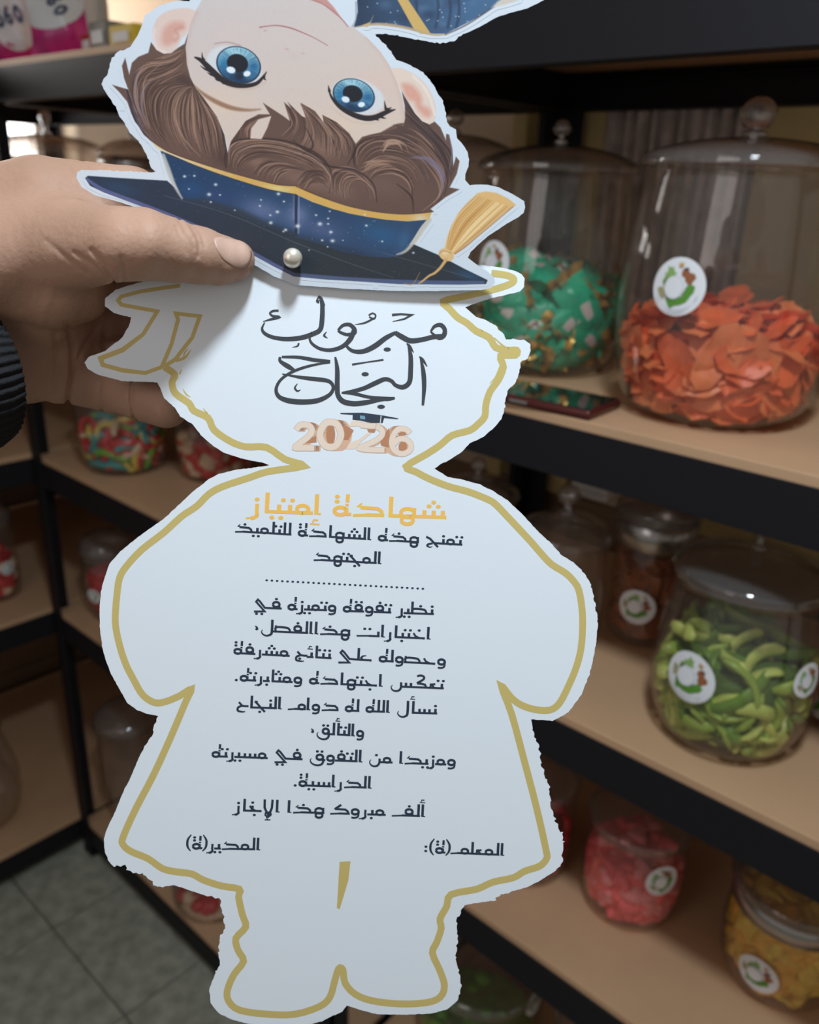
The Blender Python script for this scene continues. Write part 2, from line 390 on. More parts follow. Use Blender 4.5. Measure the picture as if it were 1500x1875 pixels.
# ---------------------------------------------------------------- sweets: one prototype mesh per shape variant
def piece_mesh(kind, seed, m, name):
    rnd = random.Random(seed); V = []; Fc = []
    def tube(path, rad, seg=7, flat=1.0):
        n0 = len(V); K = len(path)
        for k, p in enumerate(path):
            a = path[max(k - 1, 0)]; c = path[min(k + 1, K - 1)]
            t = Vector(c) - Vector(a); t.normalize(); s = t.cross(Vector((0, 0, 1)));
            if s.length < .1: s = Vector((1, 0, 0))
            s.normalize(); u = s.cross(t)
            r = rad * (1 if 0 < k < K - 1 else .45)
            for i in range(seg):
                an = 2 * math.pi * i / seg
                V.append(tuple(Vector(p) + s * math.cos(an) * r * flat + u * math.sin(an) * r))
        for k in range(K - 1):
            for i in range(seg):
                i2 = (i + 1) % seg; Fc.append((n0 + k * seg + i, n0 + k * seg + i2, n0 + (k + 1) * seg + i2, n0 + (k + 1) * seg + i))
        Fc.append(tuple(n0 + i for i in range(seg))[::-1]); Fc.append(tuple(n0 + (K - 1) * seg + i for i in range(seg)))
    if kind == 'slice':       # flat pointed oval slice with curled edges
        L, W = rnd.uniform(.024, .034), rnd.uniform(.013, .018); cu = rnd.uniform(-12, 12); cv = rnd.uniform(8, 26); nx, ny = 9, 5
        for side in (1, -1):
            for i in range(nx):
                for k in range(ny):
                    s = -1 + 2 * i / (nx - 1); t = -1 + 2 * k / (ny - 1)
                    x = s * L; hw = W * max(.0, 1 - abs(s) ** 2.2) ** .6; y = t * hw * (1 + .12 * math.sin(s * 5 + seed))
                    z = x * x * cu + y * y * cv + .0014 * math.sin(s * 7 + t * 2 + seed)
                    V.append((x, y, z + side * .0011 * (1 - abs(t) ** 3)))
        for side in (0, 1):
            o = side * nx * ny
            for i in range(nx - 1):
                for k in range(ny - 1):
                    q = (o + i * ny + k, o + (i + 1) * ny + k, o + (i + 1) * ny + k + 1, o + i * ny + k + 1); Fc.append(q if side == 0 else q[::-1])
    elif kind == 'strip':     # bent rind strip, crescent
        R0 = rnd.uniform(.024, .038); a1 = rnd.uniform(1.6, 2.8); tw = rnd.uniform(-.006, .006)
        path = [(R0 * math.cos(a), R0 * math.sin(a) - R0 * .6, tw * math.sin(2 * a)) for a in np.linspace(.2, a1, 9)]
        tube(path, .0070, 8, .5)
    elif kind == 'worm':
        pts = [(x, .010 * math.sin(x * 90 + seed), .006 * math.cos(x * 70)) for x in np.linspace(-.03, .03, 10)]
        tube(pts, .0045, 7)
    elif kind == 'heart':
        o = [(math.sin(a) ** 3 * .013, (13 * math.cos(a) - 5 * math.cos(2 * a) - 2 * math.cos(3 * a)) * .0008) for a in np.linspace(0, 2 * math.pi, 15)[:-1]]
        n = len(o)
        for z, s in ((-.0055, .75), (-.003, 1), (.003, 1), (.0058, .7)):
            V += [(x * s, y * s, z) for x, y in o]
        for q in range(3):
            for i in range(n): i2 = (i + 1) % n; Fc.append((q * n + i, q * n + i2, (q + 1) * n + i2, (q + 1) * n + i))
        Fc.append(tuple(range(n))[::-1]); Fc.append(tuple(3 * n + i for i in range(n)))
    elif kind == 'chunk':     # crumpled dried fruit piece
        bm = bmesh.new(); bmesh.ops.create_icosphere(bm, subdivisions=2, radius=1)
        ax = (rnd.uniform(.020, .028), rnd.uniform(.016, .022), rnd.uniform(.006, .010)); ph = [rnd.uniform(0, 6) for _ in range(6)]
        for v in bm.verts:
            c = v.co.copy(); f_ = 1 + .22 * math.sin(c.x * 5 + ph[0]) * math.cos(c.y * 4 + ph[1]) + .12 * math.sin(c.y * 9 + ph[2])
            v.co = Vector((c.x * ax[0] * f_, c.y * ax[1] * f_, c.z * ax[2] + .005 * math.sin(c.x * 4 + ph[3]) + .004 * math.cos(c.y * 5 + ph[4])))
        bm.verts.index_update(); V = [tuple(v.co) for v in bm.verts]; Fc = [tuple(v.index for v in f.verts) for f in bm.faces]; bm.free()
    elif kind == 'ball':
        bm = bmesh.new(); bmesh.ops.create_icosphere(bm, subdivisions=2, radius=1)
        for v in bm.verts: v.co = Vector((v.co.x * .014, v.co.y * .011, v.co.z * .009)) * (1 + .1 * math.sin(v.co.x * 5 + seed))
        bm.verts.index_update(); V = [tuple(v.co) for v in bm.verts]; Fc = [tuple(v.index for v in f.verts) for f in bm.faces]; bm.free()
    elif kind == 'wrapped':   # pillow pack with crimped, pinched ends
        nx, ny = 11, 9
        for side in (1, -1):
            for i in range(nx):
                for k in range(ny):
                    s = -1 + 2 * i / (nx - 1); t = -1 + 2 * k / (ny - 1)
                    e = max(0, (abs(s) - .62) / .38)
                    hw = .0155 * (1 - .30 * math.sin(min(1, e * 2) * math.pi)) * (1 if abs(s) < .95 else 1.05)
                    thick = .010 * max(0, 1 - min(1, abs(s) / .72) ** 3) * math.sqrt(max(0, 1 - t * t))
                    z = side * (thick + .0005) + .0016 * math.sin(t * 9 + s * 8 + seed) * (1 if 0 < i < nx - 1 else 2.2)
                    V.append((s * .032, t * hw, z))
        for side in (0, 1):
            o = side * nx * ny
            for i in range(nx - 1):
                for k in range(ny - 1):
                    q = (o + i * ny + k, o + (i + 1) * ny + k, o + (i + 1) * ny + k + 1, o + i * ny + k + 1); Fc.append(q if side == 0 else q[::-1])
    me = bpy.data.meshes.new(name); me.from_pydata(V, [], Fc)
    for x in (m if isinstance(m, list) else [m]): me.materials.append(x)
    if isinstance(m, list):
        n = len(me.polygons); nh = n // 2; nx, ny = 10, 8; ids = []
        for k in range(n):
            i, q = (k % nh) // ny, (k % nh) % ny
            ids.append(1 if i in (0, 9) else (2 if (i in (4, 5) and q in (3, 4) and k < nh) else 0))
        me.polygons.foreach_set('material_index', ids)
    me.polygons.foreach_set('use_smooth', [True] * len(me.polygons)); me.update(); return me

def fill_jar(j, kinds, n, y_fill, group, label, cat, name, size=0.03, scale=1.0, heap=None, mound=0.0, seed=1, rmin=.0):
    """n single sweets lying in the jar up to the pixel row y_fill, and a core heap of the buried ones"""
    rnd = random.Random(seed); ztop = j.zr(y_fill, 1)[0]; zbot = j.P[0][0] + .006; placed = []
    meshes = kinds
    to = (CAM - j.b)[:2]; phi = math.atan2(to[1], to[0])
    k = 0; tries = 0
    while k < n and tries < 20000:
        tries += 1
        u = rnd.random()
        z = zbot + size * .30 + (ztop - zbot - size * .30) * ((k + .5) / n)
        Rz = min(interp(j.prof, z), interp(j.prof, max(z - size * .4, zbot)), interp(j.prof, z + size * .4)) - .0035
        top_zone = z > ztop - .02
        rr = Rz - size * rnd.uniform(.22, .42) if (rnd.random() < .78 and not top_zone) else Rz * math.sqrt(rnd.random()) * .80
        a = rnd.uniform(0, 2 * math.pi) if top_zone else phi + rnd.uniform(-2.1, 2.1)
        zz = z + (mound * (1 - rr / Rz) if top_zone else 0)
        p = Vector((rr * math.cos(a), rr * math.sin(a), zz))
        if any((p - q).length < size * .26 for q in placed[-60:]) and tries % 25: continue
        placed.append(p); me = meshes[k % len(meshes)]
        o = bpy.data.objects.new(name, me); COL.objects.link(o)
        # lie mostly flat against the wall: local z points outwards for wall pieces
        out = Vector((math.cos(a), math.sin(a), rnd.uniform(-.3, .5)))
        if top_zone or rnd.random() < .3: out = Vector((rnd.uniform(-.5, .5), rnd.uniform(-.5, .5), 1))
        q = out.to_track_quat('Z', 'Y').to_matrix() @ Matrix.Rotation(rnd.uniform(0, 6.28), 3, 'Z')
        sc = scale * rnd.uniform(.85, 1.12)
        # keep every vertex inside the glass
        M = q * sc
        vv = np.array([v.co for v in me.vertices]) @ np.array(M).T + np.array(p)
        for _ in range(3):
            rad = np.hypot(vv[:, 0], vv[:, 1]); lim = np.interp(vv[:, 2], [s[0] for s in j.prof], [s[1] for s in j.prof]) - .0032
            ex = (rad - lim).max()
            if ex > 0: p -= Vector((math.cos(a), math.sin(a), 0)) * ex
            dz = (zbot + .0005) - vv[:, 2].min()
            if dz > 0: p.z += dz
            vv = np.array([v.co for v in me.vertices]) @ np.array(M).T + np.array(p)
        o.matrix_world = Matrix.Translation(Vector(j.b) + p) @ (q.to_4x4() @ Matrix.Scale(sc, 4))
        tag(o, label, cat, group); k += 1
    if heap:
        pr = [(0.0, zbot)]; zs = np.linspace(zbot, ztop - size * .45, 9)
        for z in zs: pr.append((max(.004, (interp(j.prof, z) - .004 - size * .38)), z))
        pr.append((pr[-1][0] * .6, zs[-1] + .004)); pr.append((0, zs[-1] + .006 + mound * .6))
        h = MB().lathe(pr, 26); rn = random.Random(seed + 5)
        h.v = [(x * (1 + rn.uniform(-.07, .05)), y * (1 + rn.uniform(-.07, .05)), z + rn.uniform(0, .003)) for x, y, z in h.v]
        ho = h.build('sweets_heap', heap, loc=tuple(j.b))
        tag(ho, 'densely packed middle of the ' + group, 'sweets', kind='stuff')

def M(n, c, r=.45, **k): return mat(n, srgb(*c), r, **k)
kw = dict(noise=.12, nscale=60, bump=.25, bscale=500)
m_or = M('orange_candy', (248, 132, 80), .42, sss=.25, **kw); m_or2 = M('orange_candy_deep', (238, 106, 58), .42, sss=.25, **kw)
m_gr = M('lime_candy', (158, 182, 78), .35, sss=.25, **kw); m_gr2 = M('lime_candy_pale', (196, 208, 108), .35, sss=.25, **kw); m_gr3 = M('green_candy', (112, 148, 54), .35, sss=.2, **kw)
m_pk = M('pink_candy', (250, 100, 104), .55, sss=.25, **kw); m_pk2 = M('pink_candy_light', (252, 142, 146), .55, sss=.25, **kw)
m_ye = M('yellow_fruit', (252, 208, 78), .45, sss=.25, **kw); m_ye2 = M('amber_fruit', (244, 184, 60), .45, sss=.25, **kw)
m_br = M('amber_slice', (170, 92, 38), .45, sss=.2, **kw)
m_tq = M('green_foil', (20, 176, 134), .28, spec=.8, noise=.2, nscale=50); m_gold = M('gold_foil', (196, 158, 84), .3, metal=.6); m_foilw = M('foil_white', (214, 200, 196), .4); m_foild = M('foil_dark', (96, 40, 52), .4)
m_red = M('red_gummy', (200, 40, 44), .3, sss=.2); m_cream = M('cream_gummy', (226, 200, 170), .4, sss=.2); m_teal = M('teal_gummy', (60, 160, 160), .3, sss=.2); m_lime = M('lime_gummy', (110, 180, 50), .3, sss=.2); m_yel = M('yellow_gummy', (226, 200, 90), .3, sss=.2)

# --- upper shelf
jO = make_jar('large clear jar of orange candy slices with crystal knob lid, on the upper shelf', (1296, 757), 1,
    [(757, 118), (752, 140), (725, 165), (680, 178), (620, 190), (560, 196), (480, 195), (400, 190), (335, 184), (318, 182)],
    [(315, 196), (300, 180), (282, 120), (273, 60), (269, 16)], (0.034, 0.0170))
sticker(jO, 1242, 525, 52, .12, 'round white sticker with green wreath')
pm = [piece_mesh('slice', s, (m_or, m_or2)[s % 2], 'candy_slice') for s in range(8)]
fill_jar(jO, pm, 200, 570, 'orange candy slices in the large jar', 'flat oval orange candy slice piled in the large jar on the upper shelf', 'candy', 'candy_slice', .034, 1.0, m_or2, .012, 1)
jG = make_jar('tall clear jar of green wrapped sweets on the upper shelf beside the orange candy jar', (989, 672), 1,
    [(672, 95), (667, 112), (645, 128), (600, 141), (500, 146), (400, 143), (338, 138), (322, 136)],
    [(318, 148), (307, 138), (291, 100), (281, 50), (277, 12)], (0.026, 0.0105))
sticker(jG, 903, 480, 38, .1, 'round white sticker seen behind the card tassel')
wm = [piece_mesh('wrapped', s, [m_tq, m_gold, m_foilw, m_foild], 'wrapped_sweet') for s in range(5)]
fill_jar(jG, wm, 70, 505, 'green wrapped sweets in the tall jar', 'green foil wrapped sweet with gold crimped ends in the tall jar', 'candy', 'wrapped_sweet', .048, 1.45, m_tq, .02, 2)
jH = make_jar('clear lidded jar mostly hidden behind the cartoon head, left of the green sweets jar', at_xy(-1.12, 1.36, 1), 1,
    [(628, 80), (620, 96), (600, 105), (500, 118), (400, 116), (320, 112), (300, 110)], [(296, 118), (280, 108), (262, 60), (256, 12)], (0.03, 0.012))
jA = make_jar('wide lidded clear jar above the wrist at the far left', at_xy(-2.90, 1.42, 1), 1,
    [(470, 80), (464, 92), (440, 98), (380, 100), (320, 98), (280, 92)], [(274, 98), (264, 92), (254, 60), (248, 12)], (0.05, 0.014))
jB = make_jar('clear jar with metal band just left of the cap brim, above the hand', at_xy(-2.38, 1.42, 1), 1,
    [(440, 50), (436, 56), (400, 60), (340, 60), (318, 58)], [(282, 62), (272, 55), (262, 36), (256, 10)], (0.02, 0.008), [(312, 60), (288, 60)])

# --- middle shelf
jL = make_jar('clear jar of light green candied strips with knob lid, on the middle shelf', (1320, 1338), 2,
    [(1338, 84), (1334, 104), (1310, 124), (1270, 140), (1215, 146), (1150, 141), (1090, 134), (1062, 131)],
    [(1052, 141), (1038, 132), (1020, 80), (1013, 40), (1010, 14)], (0.034, 0.012))
sticker(jL, 1263, 1240, 49, -.35, 'round white sticker tilted to the left')
sticker(jL, 1478, 1245, 34, .2, 'second round sticker on the far right side')
sm = [piece_mesh('strip', s, (m_gr, m_gr2, m_gr3)[s % 3], 'candy_strip') for s in range(9)]
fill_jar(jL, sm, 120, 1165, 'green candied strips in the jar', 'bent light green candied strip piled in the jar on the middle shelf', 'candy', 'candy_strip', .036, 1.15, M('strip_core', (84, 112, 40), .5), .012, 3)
jD = make_jar('slim clear jar of amber slices with silver band, behind the green strips jar', (1172, 1162), 2,
    [(1162, 50), (1158, 60), (1140, 67), (1080, 69), (1000, 68), (985, 66)], [(940, 78), (928, 76), (916, 50), (910, 10)], None, [(990, 68), (944, 72)])
sticker(jD, 1166, 1112, 34, -.35, 'small round white sticker')
bm_ = [piece_mesh('slice', s + 20, m_br, 'dried_slice') for s in range(4)]
fill_jar(jD, bm_, 46, 1010, 'amber dried slices in the slim jar', 'amber brown dried slice in the slim jar on the middle shelf', 'candy', 'dried_slice', .034, 1.0, m_br, 0, 4)
jE = make_jar('empty looking clear jar with crystal knob beside the card shoulder, middle shelf', (1012, 1172), 2,
    [(1172, 62), (1166, 74), (1140, 82), (1080, 84), (1010, 80), (990, 78)], [(982, 86), (968, 78), (952, 44), (944, 10)], (0.036, 0.0145))
jF = make_jar('clear jar with crystal knob partly hidden behind the card neck, middle shelf', (862, 1062), 2,
    [(1062, 56), (1056, 66), (1030, 74), (980, 76), (925, 72), (912, 70)], [(906, 78), (896, 70), (886, 40), (880, 10)], (0.030, 0.012))
jR = make_jar('dark red jar cut off by the right edge, middle shelf', (1572, 1330), 2,
    [(1330, 70), (1326, 84), (1300, 94), (1250, 98), (1150, 94), (1110, 90)], [(1100, 96), (1085, 86), (1070, 40), (1064, 10)], (0.03, 0.012))
sticker(jR, 1494, 1275, 40, .1, 'white sticker at the picture edge')
rm = [piece_mesh('ball', s, m_red, 'red_sweet') for s in range(3)]
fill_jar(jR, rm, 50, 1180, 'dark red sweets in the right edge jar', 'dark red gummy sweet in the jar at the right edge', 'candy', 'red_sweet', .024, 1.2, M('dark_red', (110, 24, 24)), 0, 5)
jM = make_jar('clear tub of many coloured gummy worms on the middle shelf below the hand', (232, 852), 2,
    [(852, 62), (848, 70), (830, 76), (790, 82), (740, 84), (715, 84)], [(708, 88), (700, 80), (692, 44), (688, 10)], None)
gm = [piece_mesh('worm', s, (m_red, m_teal, m_lime, m_yel, m_red, m_cream)[s % 6], 'gummy_worm') for s in range(12)]
fill_jar(jM, gm, 110, 775, 'coloured gummy worms in the tub', 'coloured gummy worm curled in the tub below the hand', 'candy', 'gummy_worm', .034, 1.4, m_red, .01, 6)
jN = make_jar('clear tub of red and cream sweets beside the gummy worm tub', (398, 868), 2,
    [(868, 54), (864, 62), (845, 68), (800, 74), (740, 74), (722, 72)], [(716, 78), (706, 70), (700, 40), (696, 10)], None)
rc = [piece_mesh('ball', s, (m_red, m_cream)[s % 2], 'striped_sweet') for s in range(4)]
fill_jar(jN, rc, 80, 790, 'red and cream sweets in the second tub', 'red or cream round sweet in the tub touching the card edge', 'candy', 'round_sweet', .024, 1.5, m_red, 0, 7)

# --- lower shelf
jP = make_jar('clear jar of pink heart sweets on the lower shelf', (1148, 1650), 3,
    [(1650, 60), (1646, 72), (1630, 84), (1600, 91), (1560, 93), (1525, 91), (1505, 89)], [(1498, 94), (1490, 90), (1482, 50), (1479, 10)], None)
sticker(jP, 1213, 1613, 32, .35, 'round white sticker leaning to the right')
hm = [piece_mesh('heart', s, (m_pk, m_pk2)[s % 2], 'heart_sweet') for s in range(4)]
fill_jar(jP, hm, 130, 1540, 'pink heart sweets in the jar', 'small pink heart shaped sweet piled in the jar on the lower shelf', 'candy', 'heart_sweet', .024, 1.15, m_pk, .004, 8)
jQ = make_jar('clear jar of red sweets half hidden behind the card hem, lower shelf', (962, 1578), 3,
    [(1578, 56), (1574, 66), (1550, 76), (1500, 82), (1450, 80), (1430, 78)], [(1422, 84), (1412, 78), (1404, 44), (1400, 10)], None)
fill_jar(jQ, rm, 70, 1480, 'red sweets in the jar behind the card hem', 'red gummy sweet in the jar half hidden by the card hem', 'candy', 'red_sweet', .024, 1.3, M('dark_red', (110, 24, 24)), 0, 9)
jY = make_jar('clear jar of yellow dried fruit with silver band, at the lower right', (1420, 1778), 3,
    [(1778, 72), (1774, 90), (1752, 104), (1710, 110), (1665, 108), (1640, 104)], [(1618, 116), (1608, 110), (1596, 60), (1592, 10)], None, [(1652, 104), (1622, 106)])
sticker(jY, 1387, 1785, 38, -.3, 'round white sticker near the base')
ym = [piece_mesh('chunk', s, (m_ye, m_ye2)[s % 2], 'dried_fruit') for s in range(7)]
fill_jar(jY, ym, 110, 1632, 'yellow dried fruit pieces in the jar', 'crumpled yellow dried fruit piece in the lower right jar', 'candy', 'dried_fruit', .036, 1.0, m_ye2, .004, 10)
jT = make_jar('small bulbous clear jar of red sweets left of the card sleeve, lower shelf', at_xy(-2.215, 1.13, 3), 3,
    [(1090, 38), (1086, 46), (1060, 50), (1030, 50), (1018, 46)], [(1012, 48), (1000, 50), (985, 42), (976, 20), (973, 6)], None)
sticker(jT, 172, 1092, 14, 0, 'tiny white sticker')
fill_jar(jT, rm, 46, 1040, 'red sweets in the small bulbous jar', 'deep red sweet in the small jar left of the card', 'candy', 'red_sweet', .022, 1.1, m_red, 0, 11)
jS = make_jar('clear jar with white lid and pink sweets at the left picture edge', (-8, 1088), 3,
    [(1088, 40), (1082, 46), (1050, 47), (980, 46), (960, 42)], [(950, 46), (935, 44), (922, 30), (916, 8)], None)
sticker(jS, 14, 1040, 13, 0, 'tiny white sticker')
fill_jar(jS, rc, 44, 1010, 'pink sweets in the jar at the left edge', 'red or cream sweet in the jar at the left picture edge', 'candy', 'round_sweet', .022, 1.2, m_red, 0, 12)

# --- bottom shelf
jV = make_jar('empty clear jar on the bottom shelf left of the card skirt', at_xy(-2.22, 1.14, 4), 4,
    [(1452, 40), (1446, 48), (1410, 54), (1360, 56), (1320, 54)], [(1312, 60), (1302, 56), (1290, 34), (1284, 8)], None)
jU = make_jar('round empty glass bowl on the bottom shelf at the left edge', (-30, 1500), 4,
    [(1500, 40), (1490, 58), (1460, 72), (1420, 74), (1370, 60), (1345, 50)], [(1338, 56), (1328, 50), (1318, 24), (1312, 8)], None)
jW = make_jar('clear jar of pink and cream sweets on the bottom shelf beside the card leg', at_xy(-1.75, 1.13, 4), 4,
    [(1712, 56), (1704, 66), (1670, 72), (1620, 74), (1560, 72)], [(1550, 78), (1540, 72), (1530, 40), (1526, 10)], None)
fill_jar(jW, rc, 60, 1630, 'pink and cream sweets in the bottom shelf jar', 'pink or cream sweet in the bottom shelf jar beside the card leg', 'candy', 'round_sweet', .026, 1.5, m_cream, 0, 13)
jX = make_jar('large clear jar with green sweets at the bottom centre beside the card foot', (872, 1890), 4,
    [(1890, 90), (1880, 104), (1850, 114), (1800, 116), (1765, 112)], [(1758, 118), (1748, 104), (1738, 50), (1734, 10)], (.03, .012))
sticker(jX, 936, 1802, 26, -.3, 'oval looking white sticker')
lm = [piece_mesh('ball', s, m_lime, 'green_sweet') for s in range(3)]
fill_jar(jX, lm, 60, 1850, 'green sweets in the bottom centre jar', 'green gummy sweet in the bottom centre jar', 'candy', 'green_sweet', .024, 1.3, m_gr3, 0, 14)
jZ = make_jar('clear empty jar at the bottom edge, partly below the picture', (1110, 2010), 4,
    [(2010, 90), (2000, 104), (1960, 112), (1900, 114), (1870, 110)], [(1862, 118), (1852, 100), (1845, 50), (1842, 10)], None)

# --- smartphone lying on the upper shelf
pc = on_z(980, 733, LV[1]); ph = empty('smartphone', (pc[0], pc[1], pc[2]), math.radians(4))
tag(ph, 'dark smartphone lying flat on the upper shelf in front of the green sweets', 'phone')
m_edge = M('phone_edge', (92, 42, 40), .3, metal=.4); m_scr = M('phone_glass', (10, 12, 26), .08, coat=1.0)
MB().box(-.084, .084, -.038, .036, 0.0005, .0105, .0036).build('phone_case', m_edge, ph, True)
MB().box(-.0815, .0815, -.0355, .0335, .0100, .0112, .0005).build('screen', m_scr, ph)
MB().box(-.010, .012, -.0392, -.0375, .004, .0072, .0006).build('side_button', M_silver, ph)

# --- top shelf, seen edge on: pouches, bottles, small packets
m_mag = M('magenta_plastic', (196, 34, 122), .3, spec=.7, noise=.3, nscale=25); m_wht = M('white_plastic', (214, 216, 218), .35); m_ink = M('navy_ink', (52, 62, 98), .5)
def pouch(px, py, w, h, tilt, label, lean=.12):
    b = on_z(px, py, LV[0]); b = CAM + ray(px, py) * (LV[0] / ray(px, py)[2])
    return b
def at_y(px, y):                      # standing spot on the top shelf straight behind pixel column px
    w = ray(px, 60); t = y / w[1]; p = CAM + w * t; p[2] = Z(LV[0]); return p
def make_pouch(px, y, w, h, roll, label, digits_col):
    b = at_y(px, y); to = math.atan2(CAM[1] - b[1], CAM[0] - b[0])
    root = empty('snack_pouch', tuple(b), to + math.pi / 2); tag(root, label, 'pouch', None)
    nx, nz = 14, 16; V = []; Fc = []
    def S(u, v, side): 
        th = .028 * (1 - u * u) * (1 - v) ** .8 * min(1, .25 + v * 4)
        return (u * w / 2 + .002 * math.sin(v * 9), side * th + .003 * math.sin(u * 6 + v * 11), v * h + .001)
    for side in (-1, 1):
        for i in range(nx + 1):
            for k in range(nz + 1): V.append(S(-1 + 2 * i / nx, k / nz, side))
    for side in (0, 1):
        o = side * (nx + 1) * (nz + 1)
        for i in range(nx):
            for k in range(nz):
                q = (o + i * (nz + 1) + k, o + (i + 1) * (nz + 1) + k, o + (i + 1) * (nz + 1) + k + 1, o + i * (nz + 1) + k + 1); Fc.append(q if side == 0 else q[::-1])
    body = meshobj('pouch_body', V, Fc, m_mag, root, True)
    # white oval with the number 360
    def SP(x, z): u = max(-1, min(1, x / (w / 2))); v = max(0, min(1, z / h)); p = S(u, v, -1); return (p[0], p[1], p[2])
    V = []; Fc = []; cx, cz, rx, rz = 0.0, h * .48, w * .40, h * .36; n = 28; cr, sr = math.cos(roll), math.sin(roll)
    for q in range(6):
        for i in range(n):
            a = 2 * math.pi * i / n; x, z = rx * q / 5 * math.cos(a), rz * q / 5 * math.sin(a); x, z = x * cr - z * sr, x * sr + z * cr
            p = SP(cx + x, cz + z); V.append((p[0], p[1] - .0012, p[2]))
    for q in range(5):
        for i in range(n): i2 = (i + 1) % n; Fc.append((q * n + i, q * n + i2, (q + 1) * n + i2, (q + 1) * n + i))
    ov = meshobj('printed_oval', V, Fc, m_wht, root, True)
    DG = {'3': [(0, 1), (.6, 1), (.3, .58), (.6, .35), (.5, .05), (.0, .0)], '6': [(.5, 1), (.1, .6), (0, .25), (.25, 0), (.55, .2), (.4, .5), (.05, .4)], '0': [(.3, 1), (0, .5), (.3, 0), (.6, .5), (.3, 1)]}
    V = []; Fc = []; s = w * .17
    for di, ch in enumerate('360'):
        pts = crom(DG[ch], 4)
        for a, b_ in zip(pts[:-1], pts[1:]):
            d = b_ - a; L = np.hypot(*d) + 1e-9; nn = np.array([-d[1], d[0]]) / L * .14
            n0 = len(V)
            for p_ in (a - nn, b_ - nn, b_ + nn, a + nn):
                x = (p_[0] - .3 + (di - 1) * 1.0) * s; z = (p_[1] - .5) * s * 1.5; x, z = x * cr - z * sr, x * sr + z * cr
                q = SP(cx + x, cz + z); V.append((q[0], q[1] - .0022, q[2]))
            Fc.append((n0, n0 + 1, n0 + 2, n0 + 3))
    meshobj('printed_number', V, Fc, m_ink, ov)
    return root
make_pouch(20, YF + .05, .100, .155, .25, 'magenta pouch with white 360 oval at the far left of the top shelf', 0)
make_pouch(108, YF + .045, .088, .165, -1.05, 'magenta pouch with sideways 360 oval, right of the other pouch', 0)
def bottle(px, y, r, h, label, m, capm):
    b = at_y(px, y); root = tag(empty('bottle', tuple(b)), label, 'bottle', None)
    MB().lathe([(0, .0005), (r * .92, .0005), (r, .004), (r, h * .62), (r * .9, h * .72), (r * .42, h * .82), (r * .42, h * .86), (0, h * .86)], 28).build('bottle_body', m, root, True)
    MB().lathe([(0, h * .86), (r * .5, h * .86), (r * .5, h), (0, h)], 24).build('cap', capm, root)
    return root
bottle(146, YF + .10, .027, .19, 'white plastic bottle standing right of the pouches on the top shelf', m_wht, M('red_plastic', (190, 36, 40), .4))
bottle(176, YF + .16, .024, .17, 'grey white bottle with red cap behind the white bottle, top shelf', M('grey_plastic', (170, 172, 168), .4), M('red_plastic', (190, 36, 40), .4))
def packet(px, y, w, d, h, label, m, rz=0):
    b = at_y(px, y); root = tag(empty('packet', tuple(b), rz), label, 'packet', None)
    MB().box(-w / 2, w / 2, -d / 2, d / 2, .0005, h, .004).build('carton', m, root); MB().box(-w * .3, w * .3, -d * .55, -d * .5, h * .3, h * .7, .0006).build('printed_panel', m_wht, root)
packet(172, YF + .06, .035, .03, .030, 'small red packet at the foot of the bottles on the top shelf', M('red_card', (176, 30, 36), .5))
packet(205, YF + .07, .055, .05, .045, 'squat grey tin near the card hair on the top shelf', M('grey_tin', (126, 124, 118), .4))
packet(243, YF + .06, .070, .04, .034, 'flat yellow packet beside the card hair on the top shelf', M('yellow_card', (218, 190, 60), .5))
# thin white bottle standing in front of the bright window
wb = on_z(66, 420, LV[1])
# ---------------------------------------------------------------- the paper certificate
CD = 0.325                              # distance of the sheet from the camera
TILT = 0.16
def C(px, py, off=0.0):
    """point of the sheet's plane under a pixel; off (m) lifts it off the sheet towards the viewer"""
    t = CD / (F - TILT * (py - 937.5)); z = F * t
    return CAM + ray(px, py) * t * (1 - off / z)
def cover_off(px, py): return 0.0004 + 0.0028 * (px - 140) / 760 + 0.012 * (524 - py) / 500
def CC(px, py, off=0.0): return C(px, py, cover_off(px, py) + off)
card_o = C(620, 1000)
card = empty('graduation_certificate', tuple(card_o))
tag(card, 'white figure shaped paper certificate with gold outline and cartoon cover, held by the hand', 'certificate')
M_sheet = mat('white_card', srgb(229, 236, 243), 0.62, bump=0.03, bscale=900)
M_gold = mat('gold_print', srgb(205, 184, 112), 0.55)
M_gold2 = mat('gold_title_ink', srgb(250, 196, 96), 0.55)
M_ink = mat('navy_ink_print', srgb(38, 52, 72), 0.55)
M_black = mat('black_ink_print', srgb(62, 66, 72), 0.55)

def jitter(poly, step=5.0, amp=0.7, seed=1, rough=()):
    rnd = random.Random(seed); out = []
    n = len(poly)
    for i in range(n):
        a = np.array(poly[i], float); b = np.array(poly[(i + 1) % n], float); L = np.hypot(*(b - a)); k = max(1, int(L / step))
        for j in range(k):
            p = a + (b - a) * j / k; am = amp
            for (x0, y0, x1, y1, m_) in rough:
                if x0 < p[0] < x1 and y0 < p[1] < y1: am = m_
            out.append((p[0] + rnd.uniform(-am, am), p[1] + rnd.uniform(-am, am)))
    return out
def sheet(name, poly, fn, m, parent, thick=0.0004):
    n = len(poly)
    tris = tessellate_polygon([[Vector((p[0], p[1], 0)) for p in poly]])
    V = [fn(x, y, 0.0) - card_o for x, y in poly] + [fn(x, y, -thick) - card_o for x, y in poly]
    Fc = []
    for t in tris:
        a, b, c = [poly[i] for i in t]
        cr = (b[0] - a[0]) * (c[1] - a[1]) - (b[1] - a[1]) * (c[0] - a[0])
        t = tuple(t) if cr < 0 else tuple(t)[::-1]
        Fc.append(t); Fc.append(tuple(i + n for i in t[::-1]))
    for i in range(n): j = (i + 1) % n; Fc.append((i, j, j + n, i + n))
    return meshobj(name, V, Fc, m, parent)

